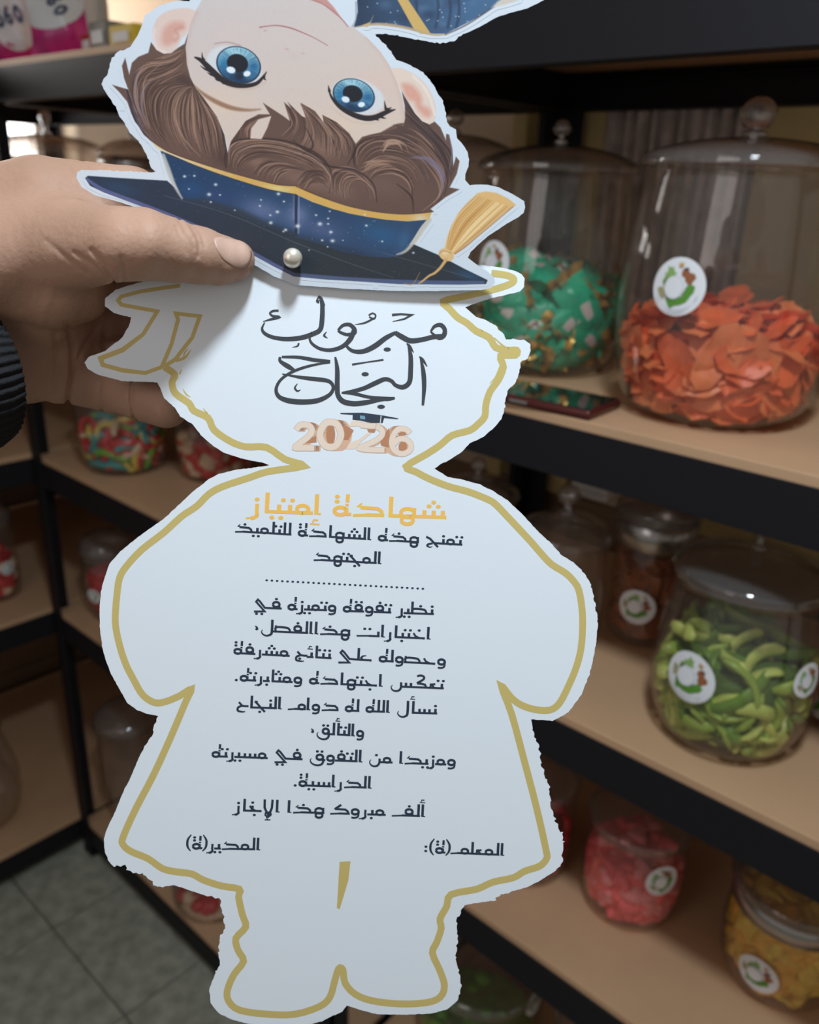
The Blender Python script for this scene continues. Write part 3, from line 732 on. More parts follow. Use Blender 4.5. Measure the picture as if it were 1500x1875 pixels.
BACK = [(238,522),(211,531),(192,547),(192,560),(208,573),(240,581),(237,595),(224,618),(192,643),(163,653),(155,664),(160,675),(179,686),(224,698),(288,700),(293,710),(301,730),(320,746),(330,762),(354,778),(368,797),(390,816),(410,829),(445,840),(480,847),(493,852),(460,857),(433,860),(400,868),(383,877),(350,903),(300,950),(253,983),(220,1010),(200,1033),(191,1060),(185,1083),(182,1117),(183,1150),(187,1183),(193,1208),(204,1235),(220,1264),(233,1287),(249,1299),(268,1307),(289,1311),(287,1317),(279,1344),(257,1381),(239,1424),(228,1445),(209,1491),(196,1517),(190,1536),(192,1560),(201,1581),(209,1585),(228,1584),(233,1595),(260,1600),(279,1613),(281,1621),(297,1624),(319,1621),(353,1632),(380,1641),(403,1645),(404,1656),(409,1680),(412,1700),(401,1718),(400,1744),(404,1760),(392,1790),(383,1812),(386,1837),(400,1855),(425,1867),(455,1875),(500,1878),(560,1877),(590,1870),(610,1860),(627,1852),(635,1841),(655,1848),(690,1857),(740,1858),(790,1856),(820,1848),(838,1832),(845,1806),(841,1781),(836,1762),(834,1744),(839,1723),(838,1700),(837,1684),(850,1658),(868,1654),(908,1648),(906,1645),(927,1635),(967,1624),(990,1612),(1009,1600),(1022,1590),(1031,1581),(1030,1557),(1033,1541),(1029,1525),(1020,1509),(1004,1451),(1007,1445),(1000,1425),(993,1405),(988,1371),(975,1333),(973,1317),(1012,1320),(1030,1311),(1041,1304),(1065,1272),(1081,1232),(1088,1200),(1094,1165),(1094,1134),(1090,1105),(1083,1075),(1075,1056),(1065,1043),(1050,1030),(1033,1020),(1005,992),(979,966),(955,940),(929,916),(905,900),(879,887),(850,879),(820,873),(796,858),(808,849),(820,844),(845,828),(860,812),(885,800),(904,784),(918,768),(924,748),(927,730),(928,716),(942,704),(948,692),(952,680),(954,664),(966,656),(972,642),(971,630),(962,623),(945,621),(928,620),(920,608),(904,594),(890,586),(872,580),(860,570),(852,562),(875,554),(900,546),(930,539),(952,534),(960,525),(961,510),(955,502),(945,497),(925,491),(905,488),(800,476),(700,468),(538,452),(430,478),(300,506)]
rough_b = [(190, 1570, 300, 1640, 3.0), (380, 1640, 415, 1800, 2.4), (970, 1330, 1040, 1600, 2.6), (1000, 960, 1100, 1260, 1.4), (900, 590, 960, 760, 1.5), (260, 1310, 300, 1640, 1.5), (825, 1660, 850, 1830, 2.0), (895, 1630, 935, 1652, 2.2)]
back_sheet = sheet('certificate_sheet', jitter(BACK, 4.0, 0.5, 3, rough_b), C, M_sheet, card)
LAY = 0.00004
def flat(name, shapes, m, parent, fn=C, lay=LAY):
    """shapes: list of convex-or-not polygons printed flat on the sheet, joined into one part"""
    V = []; Fc = []
    for k, poly in enumerate(shapes):
        n0 = len(V); V += [fn(x, y, lay + (k % 23) * 6e-7) - card_o for x, y in poly]
        if len(poly) == 4:
            idx = [(0, 1, 2, 3)]
        else: idx = [tuple(t) for t in tessellate_polygon([[Vector((p[0], p[1], 0)) for p in poly]])]
        for t in idx:
            a, b, c = [poly[i] for i in t[:3]]
            cr = (b[0] - a[0]) * (c[1] - a[1]) - (b[1] - a[1]) * (c[0] - a[0])
            t = t if cr < 0 else t[::-1]; Fc.append(tuple(n0 + i for i in t))
    return meshobj(name, V, Fc, m, parent)
def stroke(pts, w, closed=False, smooth=True, n=5, caps=True):
    """quads and round joints along a line; w is a number or one width per point"""
    K = len(pts); ws = [w] * K if not hasattr(w, '__len__') else list(w)
    P3 = [(p[0], p[1], ws[i]) for i, p in enumerate(pts)]
    Q = crom(P3, n, closed) if smooth else [np.array(p, float) for p in P3]
    if closed: Q = Q + [Q[0]]
    Q = [q for i, q in enumerate(Q) if i == 0 or np.hypot(*(q[:2] - Q[i - 1][:2])) > 1e-3]
    L = []; Rr = []
    for i, q in enumerate(Q):
        a = Q[max(i - 1, 0)]; b = Q[min(i + 1, len(Q) - 1)]
        if closed and i in (0, len(Q) - 1): a = Q[-2]; b = Q[1]
        d1 = (q - a)[:2]; d2 = (b - q)[:2]
        d1 = d1 / (np.hypot(*d1) + 1e-9); d2 = d2 / (np.hypot(*d2) + 1e-9); d = d1 + d2; d /= (np.hypot(*d) + 1e-9)
        s = max(.45, np.sqrt((1 + d1.dot(d2)) / 2)) if (np.hypot(*d1) > .5 and np.hypot(*d2) > .5) else 1
        nn = np.array([-d[1], d[0]]) * max(q[2], .05) / 2 / s
        L.append(q[:2] + nn); Rr.append(q[:2] - nn)
    out = [[tuple(L[i]), tuple(L[i + 1]), tuple(Rr[i + 1]), tuple(Rr[i])] for i in range(len(Q) - 1)]
    return out
def disc(cx, cy, rx, ry=None, n=12):
    ry = ry or rx; return [(cx + rx * math.cos(2 * math.pi * i / n), cy + ry * math.sin(2 * math.pi * i / n)) for i in range(n)]

# gold outlines
g = []
g += stroke([(330,523),(300,527),(256,534),(222,543),(216,550),(222,558),(288,570),(262,612),(224,641),(184,656),(188,668),(224,678),(266,683),(296,672),(314,630),(326,585),(322,574),(366,579),(352,618),(330,646),(321,658),(300,671)], [7]*8+[9,9,8,8]+[7]*10, smooth=False)
g += stroke([(301,672),(320,686),(315,700),(321,720),(346,738),(355,752),(381,765),(392,787),(422,808),(450,818),(488,819),(522,841),(556,853),(492,863),(455,875),(407,891),(382,905),(360,927),(333,945),(300,975),(260,1006),(232,1036),(219,1058),(214,1090),(211,1133),(214,1160),(222,1192),(232,1220),(243,1241),(258,1268),(272,1281),(287,1287),(305,1284),(329,1274),(350,1262),(340,1285),(313,1349),(281,1419),(249,1480),(226,1531),(225,1546),(240,1559),(271,1572),(297,1590),(321,1596),(351,1600),(372,1611),(405,1622),(438,1628),(437,1643),(444,1675),(450,1697),(432,1718),(436,1740),(446,1760),(428,1785),(416,1815),(420,1835),(440,1850),(490,1857),(540,1857),(585,1843),(604,1826),(612,1800),(620,1774),(628,1776),(632,1800),(650,1820),(680,1832),(730,1838),(780,1836),(806,1826),(814,1805),(806,1778),(792,1745),(800,1725),(808,1700),(806,1682),(818,1660),(826,1638),(873,1628),(903,1615),(940,1607),(961,1595),(988,1586),(1001,1572),(1000,1556),(983,1480),(960,1392),(937,1307),(918,1256),(936,1277),(955,1291),(980,1299),(1007,1300),(1025,1287),(1043,1252),(1056,1220),(1064,1188),(1067,1150),(1066,1115),(1060,1080),(1049,1062),(1034,1048),(1010,1033),(990,1012),(970,989),(924,940),(905,921),(888,912),(857,900),(820,890),(785,876),(762,864),(744,854),(780,832),(806,815),(828,797),(860,788),(876,776),(888,762),(890,740),(898,716),(913,695),(922,672),(917,652),(944,650),(946,641),(930,641),(908,636),(896,618),(872,606),(856,592),(838,581),(824,566),(812,552),(848,543),(900,531),(934,520),(941,511),(928,504),(900,500)], 12.5, n=3)
wedge = []; wedge.append([(622, 1578), (642, 1577), (638, 1612), (622, 1665), (617, 1662)])
g += stroke([(905, 618), (924, 635), (940, 640)], [1.5, 4, 5]) + stroke([(866, 598), (884, 606), (893, 618)], [1, 3, 5]) + stroke([(918, 668), (908, 690), (897, 702)], [5, 3, 1])
g += stroke([(345, 638), (338, 646), (336, 655)], [1, 2.5, 1]) + stroke([(335, 712), (341, 722), (349, 727)], [1, 3, 1]) + stroke([(372, 748), (380, 757)], [1, 3]) + stroke([(332, 676), (329, 685)], [1, 3]) + stroke([(322, 660), (338, 655), (350, 640)], [6, 5, 1])
flat('gold_outline', g, M_gold, back_sheet); flat('gold_leg_mark', wedge, M_gold, back_sheet)

# ---- title calligraphy (coordinates from a 2.5x enlargement, origin 400,500)
def Zm(pts): return [(400 + x / 2.5, 500 + y / 2.5) for x, y in pts]
def zs(pts, w, **k): return stroke(Zm(pts), [a * .45 for a in w] if hasattr(w, '__len__') else w * .45, **k)
c = []
c += zs([(972, 268), (990, 244), (1018, 238), (1036, 258), (1032, 285), (1010, 298), (985, 280), (972, 268)], [8, 14, 18, 18, 20, 16, 10, 8])
c += zs([(1022, 290), (985, 292), (935, 304), (880, 310), (840, 292), (808, 272)], [20, 20, 20, 22, 22, 18])
c += zs([(812, 272), (765, 298), (715, 335), (665, 358), (620, 358), (592, 340), (585, 318), (600, 292)], [14, 20, 22, 20, 16, 12, 8, 5])
c += zs([(548, 262), (570, 240), (600, 236), (622, 256), (620, 276), (590, 282), (560, 272), (548, 262)], [10, 14, 16, 18, 18, 14, 12, 10])
c += zs([(620, 262), (606, 300), (570, 335), (520, 352), (470, 348), (432, 326), (418, 300), (428, 268)], [18, 20, 18, 16, 14, 12, 9, 5])
c += zs([(466, 112), (476, 150), (474, 220), (466, 258), (440, 276), (380, 296), (310, 302), (250, 294), (212, 276), (200, 254), (212, 226)], [10, 18, 20, 20, 20, 20, 18, 16, 14, 10, 5])
c += zs([(458, 104), (470, 118), (488, 150)], [4, 14, 3]); c += zs([(460, 104), (452, 128), (462, 132)], [4, 10, 14])
c += zs([(276, 172), (250, 174), (236, 184), (248, 196), (276, 202), (240, 212), (204, 222)], [10, 10, 8, 10, 13, 10, 3])
c += zs([(795, 192), (835, 188), (884, 192), (852, 210), (798, 222)], [11, 9, 13, 8, 3], smooth=False)
c += zs([(688, 194), (706, 184), (720, 194), (712, 210), (690, 200)], 7) + zs([(714, 206), (670, 228), (624, 236)], [8, 8, 2])
c.append(Zm(disc(773, 350, 17, 10))); c += zs([(496, 268), (484, 286), (500, 298)], [2, 9, 3]); c += zs([(368, 320), (362, 334), (338, 340)], [8, 7, 2]) 
c += zs([(925, 388), (938, 450), (942, 520), (936, 606)], [6, 18, 18, 10]) + zs([(920, 382), (936, 398), (956, 428)], [5, 12, 3])
c += zs([(868, 326), (880, 380), (880, 450), (874, 500), (846, 522), (812, 514), (792, 494), (762, 486), (722, 502), (670, 526), (620, 540), (566, 548)], [6, 18, 20, 20, 20, 16, 16, 18, 20, 18, 16, 8]) + zs([(862, 322), (876, 336), (894, 364)], [5, 12, 3])
c += zs([(564, 548), (620, 552), (690, 568), (770, 576), (808, 572)], [8, 14, 14, 18, 10])
c += zs([(535, 384), (544, 440), (544, 520), (548, 560), (572, 588), (620, 598), (680, 592), (740, 580), (800, 576)], [8, 18, 20, 20, 22, 22, 20, 16, 8])
c.append(Zm(disc(672, 463, 17, 10))); c.append(Zm(disc(745, 612, 18, 10))); c += zs([(612, 419), (680, 408), (756, 397)], [9, 6, 8], smooth=False)
c += zs([(512, 404), (440, 398), (370, 386), (290, 384)], [12, 16, 14, 10]) + zs([(282, 384), (284, 404), (320, 428), (352, 448)], [10, 14, 20, 10])
c += zs([(512, 410), (450, 418), (380, 436), (320, 462), (280, 495), (264, 535), (280, 568), (330, 586), (400, 590), (460, 582), (510, 556), (526, 522), (505, 495), (450, 486), (380, 478), (292, 462)], [6, 10, 12, 12, 12, 14, 18, 22, 22, 20, 16, 14, 16, 18, 14, 5])
c += zs([(362, 506), (350, 526), (362, 540), (376, 534)], [3, 8, 8, 3])
flat('calligraphy', c, M_black, back_sheet)

# ---- "2026" with a small mortar board (5x enlargement, origin 500,740)
def Zn(pts): return [(500 + x / 5, 740 + y / 5) for x, y in pts]
def zn(pts, w, **k): return stroke(Zn(pts), w / 5, **k)
M_ex = mat('number_side_print', srgb(222, 178, 150), .6); M_ex2 = mat('number_side_shade_print', srgb(190, 132, 98), .6)
M_num = mat('number_face_print', srgb(236, 216, 198), .6); M_numl = mat('number_edge_print', srgb(206, 178, 156), .6)
T2 = [(212, 236), (245, 196), (300, 188), (345, 210), (355, 255), (315, 305), (250, 355), (205, 398), (290, 400), (380, 402)]
T0 = [(528, 165), (590, 190), (622, 280), (585, 370), (530, 394), (468, 370), (430, 280), (470, 185)]
T2b = [(800, 190), (880, 200), (950, 205), (1000, 245), (990, 295), (930, 340), (850, 375), (795, 405), (900, 418), (1020, 420)]
T6 = [(1255, 268), (1215, 232), (1150, 230), (1105, 280), (1088, 350), (1110, 420), (1180, 456), (1250, 425), (1262, 370), (1220, 325), (1150, 322), (1105, 370)]
sh = lambda P, dx, dy: [(x + dx, y + dy) for x, y in P]
s1 = []
for k in range(4):
    d = (k + 1) * 14
    s1 += zn(sh(T2, d, 4), 52) + zn(sh(T0, d * 1.3, 6), 58, closed=True) + zn(sh(T2b, d * .5, 6), 50) + zn(sh(T6, -d * .8, -2), 52)
flat('number_side', s1, M_ex, back_sheet, lay=.00003)
s2 = [Zn([(300, 350), (390, 262), (400, 350), (280, 362)]), Zn(disc(528, 280, 42, 95, 20)), Zn([(640, 190), (700, 215), (740, 240), (690, 330), (620, 330)]), Zn([(868, 210), (920, 190), (945, 225), (930, 262), (880, 262), (864, 240)]), Zn([(980, 330), (1060, 220), (1075, 330), (1060, 400), (990, 380)]), Zn(disc(1188, 392, 40, 48, 18)), Zn([(1145, 270), (1190, 245), (1220, 284), (1150, 290)])]
flat('number_shade', s2, M_ex2, back_sheet, lay=.00004)
s3 = zn(T2, 60) + zn(T0, 66, closed=True) + zn(T2b, 56) + zn(T6, 56)
flat('number_edge', s3, M_numl, back_sheet, lay=.00005)
s4 = zn(T2, 52) + zn(T0, 58, closed=True) + zn(T2b, 48) + zn(T6, 48)
s4 += [Zn([(690, 206), (722, 152), (812, 150), (782, 204)]), Zn([(790, 168), (850, 170), (985, 190), (970, 228), (780, 205)]), Zn([(860, 262), (905, 262), (800, 350), (755, 412), (668, 412), (700, 355), (790, 318)])]
flat('number_face', s4, M_num, back_sheet, lay=.00006)
cp = [Zn([(615, 80), (820, 78), (1000, 102), (1150, 130), (1140, 138), (1000, 124), (860, 108), (620, 90)]), Zn([(730, 88), (1020, 118), (1005, 172), (900, 172), (800, 150), (728, 142)])]
flat('mortar_board', cp, mat('cap_ink', srgb(52, 62, 78), .5), back_sheet, lay=.00007)
flat('mortar_board_shine', [Zn([(795, 104), (840, 108), (846, 140), (800, 136)])], mat('cap_shine', srgb(120, 164, 186), .5), back_sheet, lay=.00008)
flat('mortar_board_cord', zn([(990, 105), (985, 150), (980, 190), (972, 228)], 9), mat('cord_ink', srgb(220, 212, 200), .5), back_sheet, lay=.00008)

# ---- body lettering: a monoline square-kufic hand, drawn right to left
def ring(cx, cy, rx, ry, n=10): return [(cx + rx * math.cos(2 * math.pi * i / n), cy + ry * math.sin(2 * math.pi * i / n)) for i in range(n)] + [(cx + rx, cy)]
V_, H_ = 4.8, 3.8
def gl(adv, st, dots=()): return (adv, st, list(dots))
def base(a, b): return ([(a, 1.6), (b, 1.6)], H_)
def tooth(dots=(), w=9, first=False): return gl(w, [base(.4 if first else -.6, w + .4), ([(2.4, 0), (2.4, 10)], V_)], dots)
def alef(h=23): return gl(7.6, [([(4.2, 0), (4.2, h)], V_), ([(.4, .6), (4.2, 1.2)], 2.2)])
GL = {
 'A': alef(), 'a': gl(8.4, [base(-.6, 4.6), ([(3.4, 0), (3.4, 23)], V_)]),
 'l': gl(7.6, [base(0, 8), ([(2.4, 0), (2.4, 23)], V_)]),
 'b': tooth([(3.5, -5)]), 't': tooth([(.6, 15), (8.2, 15)]), 'th': tooth([(1, 15), (8, 15), (4.5, 19.5)]), 'n': tooth([(2.6, 15)]), 'y': tooth([(.6, -5), (8, -5)]), 'yh': tooth(),
 's': gl(24, [base(-.6, 24.4)] + [([(x, 0), (x, 9)], V_) for x in (2.4, 10, 17.6)]),
 'S': gl(25, [base(-.6, 25.4), ([(1.6, 1.6), (3.4, 7), (8, 9.5), (22.5, 9.5), (22.5, 1.6)], 4.0), ([(22.8, 7), (22.8, 13)], 4)]),
 'T': gl(27, [base(-.6, 27.4), ([(1.6, 1.6), (3.4, 7), (8, 9.5), (22.5, 9.5), (22.5, 1.6)], 4.0), ([(23.4, 0), (23.4, 23)], V_)]),
 'm': gl(16, [base(-.6, 16.4), (ring(8, 5.4, 4.9, 4.2), 4.2)]), 'M': gl(27, [base(-.6, 17), ([(12, 2), (27, .2)], 3), (ring(6, 5.4, 4.9, 4.2), 4.2)]),
 'h': gl(18, [base(0, 18.4), (ring(7.5, 5.2, 5.6, 4.8, 12), 4.2), (ring(7.5, -3.0, 4.8, 4.4, 12), 4.2), ([(2.2, 2), (1.8, 11)], 4)]),
 'H': gl(15, [base(-.6, 4), (ring(8.4, 4.8, 5.0, 4.2, 12), 4.4), ([(3.4, 2), (3.4, 9)], 4.2), ([(3.2, 10.6), (3.2, 13.4)], 4), ([(3.0, 15), (2.8, 24)], 4.4)]),
 'd': gl(28, [base(.2, 15), ([(12, 1.6), (26, .4)], 3.2), ([(1.8, 1.6), (2.6, 6), (6, 9), (20, 9.6)], 4.0), ([(17, 10), (22, 11), (19, 14.5)], 1.8)]),
 'k': gl(26, [base(-.6, 15), ([(12, 1.6), (27, .4)], 3.2), ([(1.8, 1.6), (2.6, 6), (6, 9), (20, 9.6)], 4.0), ([(21, 9), (12, 17.5)], 4.2)]),
 'K': gl(22, [base(-.6, 22.4), ([(2, 1.6), (4, 7), (10, 8.4), (15.5, 8.6)], 4), ([(16, 9), (7, 16), (6, 21), (11, 23.5), (16, 21.5)], 4)]),
 'r': gl(10.5, [([(3.2, 10), (3.2, 0), (2.8, -3), (5, -5.6), (8, -6.6)], 4.2), ([(6, -6.2), (12, -6.8)], 2)]),
 'w': gl(15, [(ring(7, 5.4, 4.9, 4.6), 4.4), ([(2.2, 8), (2.2, 0), (3.6, -4), (8, -5.6), (12, -5)], 3.6)]),
 'F1': gl(17, [base(-.6, 17.4), (ring(8, 8.6, 4.9, 4.6, 12), 4.4), ([(3.2, 8), (3.2, 1)], 4.2)]),
 'F': gl(32, [base(-.6, 18), ([(14, 1.6), (32, .2)], 3), (ring(8, 8.6, 4.9, 4.6, 12), 4.4), ([(3.2, 8), (3.2, 1)], 4.2)]),
 'Q': gl(25, [base(-.6, 5), (ring(8, 6.6, 4.9, 4.6, 12), 4.4), ([(3.2, 6), (3, -3), (7, -7.5), (14, -8), (20, -4.5), (22, 1), (20, 4)], [4.2, 4.2, 3.8, 3.4, 2.8, 2, 1])], [(5, 17), (12, 17)]),
 'N': gl(19, [([(-.6, 1.6), (2.6, 1.6), (3, 7)], 3.8), ([(3, 8), (3.2, 0), (6, -5), (11, -6.5), (16, -3.5), (17.6, 2), (15.6, 5.5)], [4.2, 4.2, 4, 3.4, 2.8, 2, 1])], [(8, 14)]),
 'X': gl(34, [base(-.6, 17), ([(2.4, 0), (2.4, 9)], V_), ([(9.6, 0), (9.6, 9)], V_), ([(16.8, 9.5), (16.8, 0), (19, -5), (24, -7), (29, -5), (31, 0), (29, 4)], [4.4, 4.4, 4, 3.4, 2.8, 2, 1])]),
 'L': gl(21, [base(-.6, 3), ([(3.4, 23), (3.4, 0), (6, -5), (11, -6.8), (16, -4.5), (18.4, 0), (16.6, 4)], [4.8, 4.8, 4, 3.4, 2.8, 2, 1])]),
 'Lo': gl(21, [([(3.4, 23), (3.4, 0), (6, -5), (11, -6.8), (16, -4.5), (18.4, 0), (16.6, 4)], [4.8, 4.8, 4, 3.4, 2.8, 2, 1])]),
 'hh': gl(22, [base(1, 22.4), ([(2, .4), (8, 1.8)], 2.6), ([(9, 1.6), (15, 5), (18, 10.5)], 3.6)]),
 'hx': gl(19, [base(-.6, 19.4), ([(1.5, -6), (8, 1.5), (13, 8), (17.5, 13)], 4), ([(13, 12.4), (17.5, 13)], 3)]),
 'J': gl(17, [([(-.6, 3.6), (4, 3.4), (9, 4), (14.5, 10.5)], 3.8), ([(9, 4), (15, 1), (15.5, -5), (9, -7), (4, -6.4)], [3.8, 4, 4, 3, 1.6])]),
 'Jx': gl(20, [base(-.6, 8), ([(1, -5.5), (8, 3), (13, 9), (19, 12.4)], 4), ([(9, 1), (15, -1), (17, -4), (13, -6.4), (9, -5)], [3.6, 3.8, 3.4, 2.4, 1.2])]),
 'e': gl(18, [base(1, 18.4), ([(1.2, .4), (7, 1.6)], 2.6), ([(14.5, 2), (16.5, 5.5), (14, 8.5), (9, 9.6)], [3.8, 3.6, 3, 1.6])]),
 'E': gl(14, [base(-.6, 14.4), ([(3, 8.6), (9, 8), (10.5, 2)], 3.6), ([(10.8, 8.8), (7, 5.5), (4.5, 2)], 3.6)]),
 'Y': gl(26, [([(-.6, 1.6), (8, 2), (16, 13.5), (19, 16.5), (21.5, 12.5), (8, -4.6), (24, -5.6)], 3.8)], [(12, -9.5), (20, -9.5)]),
 'Yx': gl(26, [([(-.6, 1.6), (8, 2), (16, 13.5), (19, 16.5), (21.5, 12.5), (8, -4.6), (24, -5.6)], 3.8)]),
 'T2': gl(34, [base(.4, 16), ([(13, 1.8), (34, .6)], 3), ([(2.4, 0), (2.4, 10)], V_)], [(15, 14), (22.5, 14)]),
 'lai': gl(17, [([(3.4, 23), (3.8, 8), (6, 0), (10, -5)], 4.4), ([(14.4, 23), (14, 8), (11, 0), (6.5, -5)], 4.4), (ring(8.8, -4, 4, 3.6), 3.4), ([(5, -14), (13, -14.4)], 2.4), ([(7, -9.6), (10.6, -9.4), (9.4, -13)], 2)]),
 ' ': gl(9, []), ',': gl(10, [([(7, 10), (4.6, 8), (3.8, 5)], [1.6, 3.2, 4.6])], [(4.4, 4.4)]), '.': gl(9, [], [(4.5, 1)]), ':': gl(9, [], [(4.5, 3), (4.5, 11)]),
 '(': gl(8, [([(7, 26), (2.6, 18), (1.6, 11), (2.6, 3), (7, -4)], [2, 3.8, 4.4, 3.8, 2])]), ')': gl(9, [([(1.6, 26), (6, 18), (7, 11), (6, 3), (1.6, -4)], [2, 3.8, 4.4, 3.8, 2])]),
}
HAM = lambda x, y: [([(x - 3.5, y), (x + 4.5, y + .3)], 1.8), ([(x - 2.2, y + 4.6), (x + 1.6, y + 4.8), (x + 2.2, y + 1.6)], 1.9)]
def combo(k):
    if k in GL: return GL[k]
    b, m = k.split('/')
    a, st, d = GL[b]; st = list(st); d = list(d)
    if m == 'sh': d += [(6.5, 13.5), (14, 13.5), (10.4, 18)]
    if m == '1': d += [(a * .45, 15.5)]
    if m == 'f': d += [(8, 18.5)]
    if m == 'q': d += [(4, 18.5), (12, 18.5)]
    if m == 'z': d += [(3.4, 15)]
    if m == 'dd': d += [(11.5, 21), (11.5, 15.6)]
    if m == 'hi': st += HAM(4.5, 26)
    if m == 'lo': st += HAM(4.5, -11)
    if m == 'hy': st += HAM(4.5, 16)
    if m == 'j': d += [(a * .5, -6)]
    if m == 'nj': d += [(a * .5, -6), (14, 16.5)]; st += [([(14, 6), (14, 11)], V_)]
    if m == 'jd': d += [(10.5, -2.4)]
    if m == 'dh': d += [(12, 15)]
    if m == 'tz': d += [(11, 15)]
    return (a, st, d)
def line(tokens, p_right, p_left, m, name, k=1.0, lay=.00004):
    """lay glyphs from p_right to p_left (pixel ends of the baseline)"""
    toks = tokens.split(' '); toks = [' ' if t == '_' else t for t in toks]
    tot = sum(combo(t)[0] for t in toks)
    pr, pl = np.array(p_right, float), np.array(p_left, float); ax = (pl - pr); Lp = np.hypot(*ax); ax = ax / Lp
    upv = np.array([0.05, -1.0]); sx = Lp / tot; sy = k; x = 0.0; S = []
    def T(p): return tuple(pr + ax * (x + p[0]) * sx + upv * p[1] * sy)
    for t in toks:
        a, st, dots = combo(t)
        for pts, w in st:
            q = [T(p) for p in pts]; ww = [v * k for v in w] if hasattr(w, '__len__') else w * k
            cur = len(pts) > 4 and t[0] != 'Y'
            S.extend(stroke(q, ww, smooth=cur, n=3))
        for p in dots: cx, cy = T(p); S.append(disc(cx, cy, 2.9 * k, 2.3 * k, 10))
        x += a
    return flat(name, S, m, back_sheet, lay=lay)
LN = [
 ('s/sh h a d H/dd _ A/lo m t y a r/z', (816, 950), (454, 938), M_gold2, 1.62),
 ('t m n Jx _ h d/dh H _ A l s/sh h a d H/dd _ l l t l m y d/dh', (846, 999), (428, 974), M_ink, 1),
 ('A l m hx/j t h d', (699, 1033), (572, 1026), M_ink, 1),
 ('n T/tz y r _ t F1/f w F1/q H _ w t m y r/z H _ F1/f Y', (794, 1126), (463, 1114), M_ink, 1),
 ('A hh/1 t b a r A T2 _ h d/dh A A l F1/f S L ,', (789, 1171), (463, 1156), M_ink, 1),
 ('w hh S w l H _ e l Yx _ n t a yh/hy J/jd _ m s/sh r F1/f H/dd', (817, 1218), (427, 1197), M_ink, 1),
 ('t E K X _ A hh/j t h a d H _ w m th a b r t H .', (812, 1262), (427, 1246), M_ink, 1),
 ('n s a/hi Lo _ A l l H _ l H _ d w A M _ A l n hx/j a J', (800, 1308), (434, 1296), M_ink, 1),
 ('w A l t a/hi l Q ,', (667, 1349), (566, 1344), M_ink, 1),
 ('w m r/z y d A _ m N _ A l t F1/f w Q _ F1/f Y _ m s y r t H', (835, 1402), (387, 1386), M_ink, 1),
 ('A l d r A s y H/dd .', (681, 1444), (535, 1439), M_ink, 1),
 ('A/hi l F/f _ m b r w k _ h d/dh A _ A lai hh/nj a r/z', (779, 1496), (427, 1485), M_ink, 1),
 ('A l m E l M ( H/dd ) :', (924, 1567), (774, 1561), M_ink, 1),
 ('A l m d y r ( H/dd )', (477, 1557), (340, 1554), M_ink, 1),
]
for i, (t, a, b, m_, k) in enumerate(LN): flat_ = line(t, a, b, m_, 'text_line', k)
flat('dotted_line', [disc(488.5 + (774.5 - 488.5) * i / 30, 1062.6 + 15.4 * i / 30, 2.5, 1.9, 10) for i in range(31)], M_ink, back_sheet)

# ---------------------------------------------------------------- cover sheet with the printed cartoon
COVER = [(347,2),(325,1),(307,5),(293,10),(280,18),(265,28),(262,38),(260,47),(253,63),(245,76),(238,85),(227,92),(215,95),(205,106),(200,122),(199,133),(190,144),(187,155),(192,168),(200,178),(207,187),(220,213),(230,230),(240,246),(253,257),(263,273),(273,293),(277,307),(285,314),(278,315),(220,313),(150,311),(141,316),(140,326),(150,343),(175,358),(223,371),(260,384),(330,410),(400,448),(464,484),(502,506),(541,522),(640,529),(728,533),(800,533),(880,531),(900,527),(907,518),(905,508),(893,497),(872,484),(857,472),(862,461),(878,446),(893,433),(908,423),(923,413),(938,404),(950,397),(959,390),(962,380),(960,368),(940,356),(913,343),(893,338),(875,338),(860,339),(852,330),(852,319),(858,305),(859,292),(856,278),(848,265),(837,253),(836,245),(835,237),(823,230),(819,222),(817,213),(815,197),(811,184),(803,173),(797,160),(790,150),(782,139),(770,130),(747,117),(727,110),(713,90),(700,77),(687,63),(700,62),(713,63),(747,68),(770,74),(787,77),(805,79),(817,78),(833,75),(838,70),(840,67),(877,50),(895,40),(913,30),(940,22),(967,15),(985,6),(1003,-4),(1030,-30),(1045,-90),(1020,-200),(980,-300),(900,-380),(700,-400),(450,-390),(330,-330),(290,-250),(285,-150),(315,-70),(352,-10)]
rough_c = [(180, 80, 300, 320, 1.3), (690, 60, 1010, 82, 1.0), (700, 60, 830, 260, 1.2)]
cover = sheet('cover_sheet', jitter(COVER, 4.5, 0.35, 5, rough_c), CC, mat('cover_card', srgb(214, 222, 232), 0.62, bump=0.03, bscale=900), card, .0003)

X0, Y0, X1, Y1, ST = 128.0, -60.0, 975.0, 540.0, 0.9
NX, NY = int((X1 - X0) / ST) + 1, int((Y1 - Y0) / ST) + 1
GX, GY = np.meshgrid(X0 + np.arange(NX) * ST, Y0 + np.arange(NY) * ST)
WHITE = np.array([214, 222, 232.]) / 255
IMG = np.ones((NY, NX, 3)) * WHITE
def sdist(poly, gx, gy):
    """signed distance (negative inside) to a closed polygon"""
    P = np.array(poly, float); d = np.full(gx.shape, 1e9); ins = np.zeros(gx.shape, bool)
    for i in range(len(P)):
        a, b = P[i], P[(i + 1) % len(P)]; e = b - a; L2 = e.dot(e) + 1e-12
        t = np.clip(((gx - a[0]) * e[0] + (gy - a[1]) * e[1]) / L2, 0, 1)
        d = np.minimum(d, (gx - a[0] - t * e[0]) ** 2 + (gy - a[1] - t * e[1]) ** 2)
        c1 = (a[1] <= gy) != (b[1] <= gy)
        with np.errstate(divide='ignore', invalid='ignore'):
            xi = a[0] + (gy - a[1]) / (e[1] if e[1] != 0 else 1e-12) * e[0]
        ins ^= c1 & (gx < xi)
    d = np.sqrt(d); return np.where(ins, -d, d)
